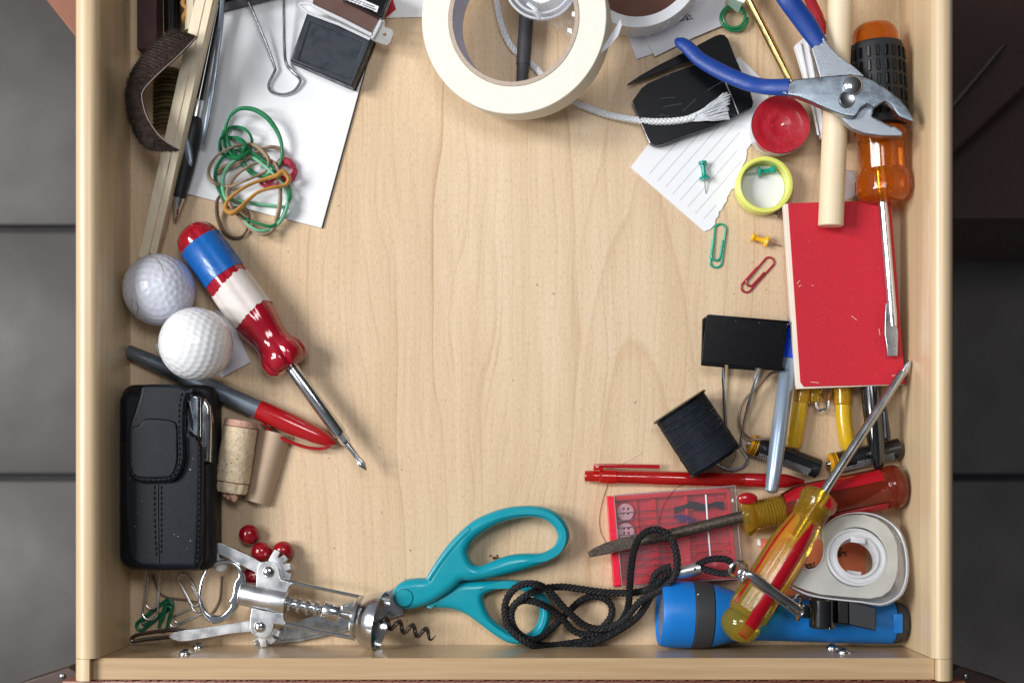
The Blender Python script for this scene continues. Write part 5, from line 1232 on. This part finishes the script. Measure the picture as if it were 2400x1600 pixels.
# ---- brown band loop
o = MB().tube(path3(f15([(1170, 606, .007), (1090, 625, .007), (1000, 720, .008), (880, 840, .009), (830, 960, .009), (840, 1080, .008), (900, 1150, .008), (960, 1172, .0155), (1080, 1168, .0165), (1160, 1180, .0150)]), 6), .00085, 8, sz=1.4).build('rubber_band', M['rbbrown'], loc=W(1740, 960, .007)); tag(o, 'thin brown rubber band looping between binder clip and battery', 'rubber band')
# ---- thread spool
t = thing('thread_spool', 'spool of black sewing thread lying tilted below the binder clip', 'thread spool', W(1635, 1015, 0))
A, B = (1592, 952), (1677, 1081); z_ = .0187
MB().lpx(A, B, z_, z_, [(-2, 0), (-2, 20), (-2, 69), (0, 71.5), (3, 71.5), (5, 68), (5, 20)], 64).build('end_rim', M['blackpl'], t)
L_ = math.hypot(B[0]-A[0], B[1]-A[1])
MB().lpx(A, B, z_, z_, [(L_-5, 20), (L_-5, 68), (L_-3, 71.5), (L_, 71.5), (L_+2, 69), (L_+2, 20), (L_+2, 0)], 64).build('end_rim', M['blackpl'], t)
m = MB(); a, b = W(*A, z_), W(*B, z_); d = (b-a).normalized(); side = d.cross(Vector((0, 0, 1))).normalized(); up = side.cross(d); q = kz(z_)
random.seed(31); P = []; turns = 74; n = turns*28
off_ = [0]*(turns+2); v = 0
for i in range(turns+2): v += random.uniform(-.35, .35); v *= .85; off_[i] = v
for i in range(n):
    s_ = i/n; th = s_*turns*2*math.pi; k_ = s_*turns; j = int(k_); f_ = k_-j
    r_ = (66.0+off_[j]*(1-f_)+off_[j+1]*f_)*q; u_ = (5+s_*(L_-10)+.5*math.sin(th+j*.7))*q
    P.append(a+d*u_+(side*math.cos(th)+up*math.sin(th))*r_)
m.tube(P, .00031, 4); m.build('winding', M['spool'], t, ang=80)
MB().lpx(A, B, z_, z_, [(4, 65.3), (L_-4, 65.3)], 48).build('thread_core', M['spool'], t)
random.seed(41)
m = MB()
for k in range(13):
    u0 = random.uniform(12, L_-24); sl = random.uniform(-22, 22); P = []
    for i in range(16):
        th = .2+i/15*2.7; P.append(a+d*(u0+sl*i/15)*q+(side*math.cos(th)+up*math.sin(th))*(67.4*q))
    m.tube(P, .00022, 4)
m.build('loose_turn', M['navybox'], t)
m = MB(); m.tube(path3([(1725, 1050, .002), (1722, 1075, .001), (1700, 1100, .001), (1660, 1118, .001), (1590, 1140, .0145)], 6), .00015, 4); m.build('thread_tail', M['hair'], t)
# ---- silver blue pen
t = thing('silver_pen', 'silver blue pen with cobalt grip standing over the battery and red pen', 'pen', W(1825, 1000, .01))
A, B = (1862, 735), (1806, 1166)
MB().lpx(A, B, .0072, .0268, [(-20, 6), (0, 9), (40, 14), (112, 17.2), (113, 16)], 32).build('grip', M['bluecap'], t)
MB().lpx(A, B, .0072, .0268, [(113.2, 17), (116, 18.5), (300, 19.2), (380, 17.5), (425, 15), (432, 13), (435, 8), (435, 0)], 36).build('barrel', M['silverpen'], t)
# ---- yellow handled tool
t = thing('yellow_tool', 'small tool with two yellow tube handles sticking out under notebook', 'hand tool', W(1920, 960, .005))
f16 = lambda P: cr(P, 1720, 880, 5.227)
MB().lpx((1884, 890), (1860, 1050), .0062, .0062, [(0, 19), (60, 18.5), (110, 18.5), (148, 17), (160, 13), (162, 0)], 28).build('handle', M['yellowtube'], t)
m = MB(); P = [(1974, 890, .0062), (1976, 940, .0062), (1978, 985, .0062), (1983, 1020, .0062), (1990, 1062, .0062)]
m.tube(path3(P, 5), [18.5*kz(.006)]*16+[18*kz(.006), 17*kz(.006), 15*kz(.006), 11*kz(.006), 4*kz(.006)], 24); m.build('handle', M['yellowtube'], t)
MB().lpx((1886, 880), (1878, 945), .0065, .0065, [(0, 21), (62, 21), (64, 19)], 28).build('collar', M['yellowcl'], t)
MB().lpx((1974, 880), (1976, 948), .0065, .0065, [(0, 22.5), (64, 22.5), (68, 19)], 28).build('collar', M['yellowcl'], t)
MB().plate(f16([(955, 130), (1090, 190), (1085, 215), (1055, 235), (1065, 300), (1030, 325), (950, 320)]), .0105, .006, .001).build('hinge_wing', M['yellowcl'], t)
MB().tube(path3([(1949, 900, .0085), (1944, 930, .0085), (1940, 955, .0085), (1930, 961, .0085), (1918, 961, .0085), (1913, 953, .0085), (1913, 940, .0085)], 4), .0010, 8).build('spring_wire', M['chrome'], t)
MB().plate(f16([(1060, 120), (1210, 120), (1200, 330), (1120, 300), (1080, 200)]), .0095, .003, .0008).build('bridge', clear('yellow_web', '#d8a860', .12, .15, '#c89850'), t)
# ---- black marker cap with clip
t = thing('black_cap', 'black marker cap with pocket clip below the red notebook', 'marker', W(2045, 1000, .012))
MB().lpx((2040, 895), (2059, 1099), .0135, .0170, [(0, 24), (60, 24), (120, 22), (175, 17.5), (198, 13), (204, 9), (205, 0)], 32).build('cap', M['blackgloss'], t)
MB().plate(f16([(1800, 250), (1880, 380), (1930, 760), (1900, 800), (1820, 790), (1800, 500)]), .0190, .0028, .0008).build('clip', M['blackgloss'], t)
MB().plate(f16([(1830, 440), (1850, 440), (1872, 760), (1850, 760)]), .0193, .0006, .0002).build('clip_groove', M['greypen'], t)
# ---- batteries
def battery(A, B, lab, r_=24, spin=0):
    z_ = .0072; L_ = math.hypot(B[0]-A[0], B[1]-A[1]); t = thing('battery', lab, 'battery', W((A[0]+B[0])/2, (A[1]+B[1])/2, 0), 'AA batteries')
    MB().lpx(A, B, z_, z_, [(-7, 0), (-7, 6), (-6, 8), (0, 8.5), (0, 12)], 24).build('terminal', M['chrome'], t)
    MB().lpx(A, B, z_, z_, [(0, 12), (0, r_-3), (2, r_), (18, r_+.3), (18.5, r_)], 40).build('gold_band', M['gold'], t)
    m = MB()
    for u_ in (8, 12.5): m.lpx(A, B, z_, z_, [(u_, r_+.2), (u_, r_+.9), (u_+1.6, r_+.9), (u_+1.6, r_+.2)], 40)
    m.build('black_line', M['blackpl'], t)
    MB().lpx(A, B, z_, z_, [(18.5, r_), (L_-3, r_), (L_-1, r_-2), (L_, r_-5), (L_, 0)], 40).build('sleeve', M['battery'], t)
    # tiny print: rows of dashes wrapped on the sleeve
    a, b = W(*A, z_), W(*B, z_); d = (b-a).normalized(); side = d.cross(Vector((0, 0, 1))).normalized(); up = side.cross(d); q = kz(z_); m = MB(); random.seed(51)
    for row in range(7):
        th = spin+.30+row*.15; x = 26 if row < 5 else 60
        while x < L_-24:
            wl = random.uniform(2, 5); rv = side*math.cos(th)+up*math.sin(th); c = a+d*(x+wl/2)*q+rv*((r_+.25)*q)
            tv = -side*math.sin(th)+up*math.cos(th); Mx = Matrix((d, tv, rv)).transposed().to_4x4()
            m.box(c, (wl*q*.8, .00030, .00006), M=Mx); x += wl+random.uniform(1.2, 2.6)
    m.build('small_print', M['labelw'], t); return t
battery((1757, 1039), (1920, 1099), 'black and yellow battery under the silver blue pen')
battery((1944, 1087), (2110, 1049), 'black and yellow battery under the black marker cap')
# ---- red pen
t = thing('red_pen', 'translucent red ballpoint pen lying above the red pin box', 'pen', W(1620, 1120, .005))
A, B = (1370, 1115), (1885, 1128); z_ = .0048
MB().lpx(A, B, z_, z_, [(0, 0), (0, 11), (3, 13), (34, 13.5), (36, 16), (40, 17), (74, 17), (75, 15.5)], 28).build('push_end', M['redpen'], t)
MB().lpx(A, B, z_, z_, [(75.2, 15.2), (160, 15.6), (161, 16), (372, 16), (373, 15.5)], 28).build('barrel', M['redpen'], t)
MB().lpx(A, B, z_, z_, [(76, 5), (370, 5)], 12).build('ink_tube', M['redstripe'], t)
MB().lpx(A, B, z_, z_, [(373.2, 16.2), (376, 17), (470, 17), (480, 15), (500, 9), (515, 5), (517, 0)], 28).build('grip', M['redcap'], t)
MB().tube([W(1392, 1091, .0075), W(1470, 1091.5, .0072), W(1546, 1093, .0062)], .0012, 8, sz=.6).build('pocket_clip', M['redcap'], t)
MB().box(W(1402, 1096, .0070), (.006, .003, .003), bev=.0005).build('clip_root', M['redpen'], t)
# ---- pin box
t = thing('sewing_kit_box', 'clear lidded red sewing kit with buttons, pins and thread', 'sewing kit', W(1570, 1260, 0))
f17 = lambda P: cr(P, 1360, 1080, 4.9)
bo = f17([(300, 400), (390, 400), (1110, 345), (1700, 305), (1730, 800), (1800, 1370), (1100, 1400), (380, 1445), (335, 900)])
MB().plate(bo, .0016, .0015, .0003).build('tray_floor', M['pinboxdark'], t)
def wall(P, z=.0070, r=.0009, name='tray_wall', sz=1):
    m = MB()
    for i in range(len(P)-1):
        a, b = W(*P[i], z/2+.0005), W(*P[i+1], z/2+.0005); d = b-a; m.box((a+b)/2, (d.length+.0002, r*2, z), rot=math.atan2(d.y, d.x), bev=.0003, seg=1)
    return m.build(name, M['pinbox'], t)
wall(f17([(345, 405), (375, 800), (425, 1420)]), .0085, .0020)
wall(f17([(385, 440), (1110, 380), (1690, 340)])); wall(f17([(1690, 340), (1725, 800), (1780, 1340)])); wall(f17([(420, 1405), (1100, 1370), (1780, 1335)]))
wall(f17([(1205, 385), (1235, 900), (1262, 1370)]), .0050, .0010, 'divider')
wall(f17([(1215, 560), (1700, 520)]), .0035, .0007, 'divider'); wall(f17([(1240, 950), (1740, 915)]), .0035, .0007, 'divider'); wall(f17([(1245, 1040), (1750, 1005)]), .0035, .0007, 'divider')
wall(f17([(640, 860), (1220, 815)]), .0035, .0007, 'divider')
wall(f17([(630, 440), (640, 560), (650, 700), (665, 900)]), .0030, .0010, 'divider'); wall(f17([(830, 430), (850, 700), (890, 1350)]), .0030, .0018, 'divider')
for (x, y) in ((1250, 430), (1285, 900), (1300, 985), (1300, 1070), (1665, 950), (1675, 1040), (1620, 410)):
    c = W(*f17([(x, y)])[0], .0018); MB().lathe(c, c+Vector((0, 0, 1)), [(0, .0017), (.0012, .0017), (.0014, .0013), (.0006, .0008), (.0006, 0)], 18).build('peg', M['pinboxdark'], t)
for (x, y) in ((520, 585), (525, 810)):
    c = W(*f17([(x, y)])[0], .0050); m = MB()
    hl = [(x+s1*26+8, y-10+s2*26) for s1, s2 in ((-1, -1), (1, -1), (1, 1), (-1, 1))]
    ol = circ(f17([(x, y)])[0], 100/4.9, 36); hs = [circ(f17([h])[0], 2.6, 10) for h in hl]
    m.plate(ol, .0056, .0018, .0006, holes=hs, bres=2); m.build('button', M['button'], t)
m = MB(); random.seed(61)
ys = [(605, 575), (690, 655), (775, 735), (855, 820), (1060, 1020), (1140, 1100), (1220, 1180), (1315, 1280), (930, 890), (1000, 965)]
for i, (ya, yb) in enumerate(ys):
    a = f17([(385, ya)])[0]; b = f17([(1200 if i < 3 else 1100, yb-40*(i < 3))])[0]; m.tube([W(*a, .0060), W(*b, .0052)], .00032, 5)
for k in range(9):
    x = random.uniform(420, 700); y = random.uniform(950, 1300); a = f17([(x, y)])[0]; b = f17([(x+random.uniform(60, 200), y-random.uniform(20, 200))])[0]; m.tube([W(*a, .0055), W(*b, .0050)], .00022, 4)
m.build('pins', M['satin'], t)
def skein(P, mat, wdt, name, n=26):
    m = MB(); random.seed(len(name))
    for k in range(n):
        o_ = random.uniform(-1, 1); Q = []
        for (x, y) in P: Q.append((x, y+o_*wdt*(1+.4*math.sin(x*.02)), .0045+random.uniform(0, .0018)))
        m.tube(path3(f17(Q), 3), .00026, 4)
    m.build(name, M[mat], t)
skein([(1080, 570), (1200, 525), (1270, 505), (1340, 520), (1420, 530), (1500, 505), (1580, 500), (1650, 520)], 'navythread', 32, 'black_thread', 34)
m = MB(); random.seed(71)
for k in range(14):
    cx, cy = random.uniform(1130, 1320), random.uniform(640, 700); rr_ = random.uniform(25, 60); ph = random.uniform(0, 6)
    m.tube(path3(f17([(cx+rr_*1.5*math.cos(ph+a*.6), cy+rr_*.6*math.sin(ph+a*.6), .0050+.0002*a) for a in range(9)]), 3), .00022, 4)
m.build('blue_thread', M['bluethread'], t)
m = MB(); m.tube([W(*f17([(1442, 385)])[0], .0100), W(*f17([(1470, 800)])[0], .0100), W(*f17([(1497, 1120)])[0], .0100)], .0005, 6, sz=.5); m.build('white_bar', M['white'], t)
MB().plate(f17([(388, 395), (1100, 340), (1780, 283), (1810, 700), (1846, 1130), (1860, 1345), (1100, 1395), (480, 1440), (440, 1000)]), .0098, .0006, .0002).build('lid', M['pinkclear'], t)
lid = f17([(388, 395), (1100, 340), (1780, 283), (1810, 700), (1846, 1130), (1860, 1345), (1100, 1395), (480, 1440), (440, 1000)])
m = MB(); m.tube([W(p[0], p[1], .0096) for p in lid], .0005, 6, True, sz=1.6); m.build('lid_rim', M['clearw'], t)
MB().ball(W(*f17([(1752, 452)])[0], .0101), .0012, (.7, 1, .4), 12, 6).build('lid_catch', M['frostring'], t)
# ---- rusty screwdriver with red acetate handle
t = thing('screwdriver', 'old flat screwdriver with rusty shaft and dark red clear handle', 'screwdriver', W(1900, 1185, .012), 'screwdrivers')
A, B = (1383, 1299), (1748, 1208)
MB().lpx((1490, 1272), (1752, 1207), .0165, .0170, [(0, 8), (40, 12), (60, 13.5), (270, 14)], 24).build('shaft', M['rust'], t)
MB().plate([(1377, 1294), (1392, 1284), (1420, 1271), (1460, 1259), (1500, 1251), (1545, 1247), (1548, 1262), (1510, 1276), (1470, 1287), (1425, 1298), (1383, 1306)], .0176, .0030, .0003, bres=1).build('blade', M['rust'], t)
A, B = (1742, 1212), (2124, 1134); zr0, zr1 = .0150, .0165
MB().lpx(A, B, zr0, zr1, [(-4, 0), (-4, 40), (0, 46), (8, 48), (20, 44), (26, 36), (60, 32), (94, 33), (95, 32)], 60, rfun=lambda u, th: 1-.05*abs(math.cos(3*th))**8).build('neck', M['yellowcl'], t)
m = MB()
for i in range(12): m.lpx(A, B, zr0, zr1, [(30+i*7, 32), (32+i*7, 35), (34+i*7, 35), (36+i*7, 32)], 40)
m.build('ridges', M['yellowcl'], t)
MB().lpx(A, B, zr0, zr1, [(95, 36), (130, 47), (160, 50), (334, 50), (340, 47), (344, 49), (352, 52), (366, 51), (378, 44), (386, 32), (390, 12), (391, 0)], 72, rfun=lambda u, th: (1-.06*abs(math.cos(3*(th+.3)))**6) if u < 338 else 1).build('handle', M['redcl'], t, ang=50)
for k_, th in enumerate((2.35, .55)):
    m = MB(); m.lathe(W(*A, zr0), W(*B, zr1), [(u*kz(.015), (r_+.5)*kz(.015)) for u, r_ in ((100, 38), (135, 48.2), (165, 50.3), (330, 50.3))], 12, th0=th-.35, th1=th+.35); m.build('red_flute', M['redstripe'], t)
MB().ball(W(1752, 1168, .024), .0040, (1.5, .9, .5), 20, 10).build('red_spot', M['redstripe'], t)
# ---- yellow and red screwdriver
t = thing('screwdriver', 'clear yellow screwdriver with red flutes lying across the blue torch', 'screwdriver', W(1820, 1330, .04), 'screwdrivers')
A, B = (1919, 1172), (1724, 1481); zy0, zy1 = .0370, .0455; Ly = math.hypot(B[0]-A[0], B[1]-A[1])
MB().lpx((1900, 1200), (2138, 838), .0372, .0262, [(0, 11.5), (385, 10.5), (400, 9.8)], 24).build('shaft', M['steel'], t)
MB().plate([(2112, 872), (2122, 852), (2130, 844), (2137, 847), (2135, 860), (2124, 882), (2118, 886)], .0285, .0026, .0008).build('blade', M['steel'], t)
pr = [(-22, 0), (-22, 16), (-20, 34), (-12, 44), (0, 47), (10, 46), (24, 38), (40, 35), (70, 40), (110, 47), (140, 50), (300, 49.5), (318, 49), (322, 44), (326, 42), (330, 45), (342, 48), (358, 46), (372, 38), (382, 24), (386, 8), (386.5, 0)]
hexf = lambda u, th: (1-.075*(1-abs(math.cos(3*(th+.2)))**1.0)) if 60 < u < 320 else 1
MB().lpx(A, B, zy0, zy1, pr, 72, rfun=hexf).build('handle', M['yellowcl'], t, ang=40)
m = MB()
for i in range(7): m.lpx(A, B, zy0, zy1, [(18+i*5, 38), (19.5+i*5, 41), (21+i*5, 41), (22.5+i*5, 38)], 40)
m.build('ridges', M['yellowcl'], t)
MB().lpx(A, B, zy0, zy1, [(-20, 10), (180, 10)], 16).build('tang', M['brass'], t)
q = kz(.041)
def flute(th, w_, u0, u1, name='red_flute', mat='redstripe'):
    P = []
    for i in range(11):
        s_ = i/10; u = u0+(u1-u0)*s_; r_ = np.interp(u, [p[0] for p in pr], [p[1] for p in pr]); P.append((u*q, (r_*1.0+.8)*q))
    V = []; F = []; a, b = W(*A, zy0), W(*B, zy1); d = (b-a).normalized(); side = d.cross(Vector((0, 0, 1))).normalized(); up = side.cross(d)
    for i, (u, r_) in enumerate(P):
        ww = w_*(math.sin(math.pi*min(1, (i+.6)/3.2)/2) if name == 'red_flute' else 1)
        for j in range(9):
            x = th-ww+2*ww*j/8; V.append(a+d*u+(side*math.cos(x)+up*math.sin(x))*r_*hexf(u/q, x))
    for i in range(10):
        for j in range(8): k = i*9+j; F.append((k, k+9, k+10, k+1))
    m = MB(); m.add(V, F); m.build(name, M[mat], t, ang=60)
flute(1.88, .36, 62, 372); flute(.50, .12, 60, 315); flute(2.95, .10, 80, 315); flute(2.10, .34, -14, 12, 'red_patch')
m = MB(); a, b = W(*A, zy0), W(*B, zy1); d = (b-a).normalized(); side = d.cross(Vector((0, 0, 1))).normalized(); up = side.cross(d)
for i in range(9):
    x = .90+i*.07; m.tube([a+d*(110*q)+(side*math.cos(x)+up*math.sin(x))*49*q*hexf(200, x), a+d*(312*q)+(side*math.cos(x)+up*math.sin(x))*50*q*hexf(200, x)], .00028, 5)
m.build('flute_line', M['yellowcl'], t)
# ---- loose hair threads
o = MB().tube(path3([(1424, 1137, .0006), (1412, 1175, .0006), (1405, 1215, .0006), (1409, 1248, .0006), (1422, 1272, .0008)], 8), .00016, 4).build('thread', M['hair'], loc=W(1410, 1215, 0)); tag(o, 'fine dark thread curving left of the red sewing kit', 'thread')
o = MB().tube(path3([(1593, 1136, .0102), (1570, 1160, .0103), (1553, 1190, .0103), (1545, 1225, .0103)], 8), .00016, 4).build('thread', M['hair'], loc=W(1560, 1190, .0102)); tag(o, 'fine dark thread curving over the sewing kit lid', 'thread')
o = MB().tube(path3([(1455, 1087, .0004), (1480, 1075, .0004), (1505, 1060, .0004)], 6), .00015, 4).build('thread', M['vellum'], loc=W(1480, 1075, 0)); tag(o, 'short pale thread above the red pen pocket clip', 'thread')
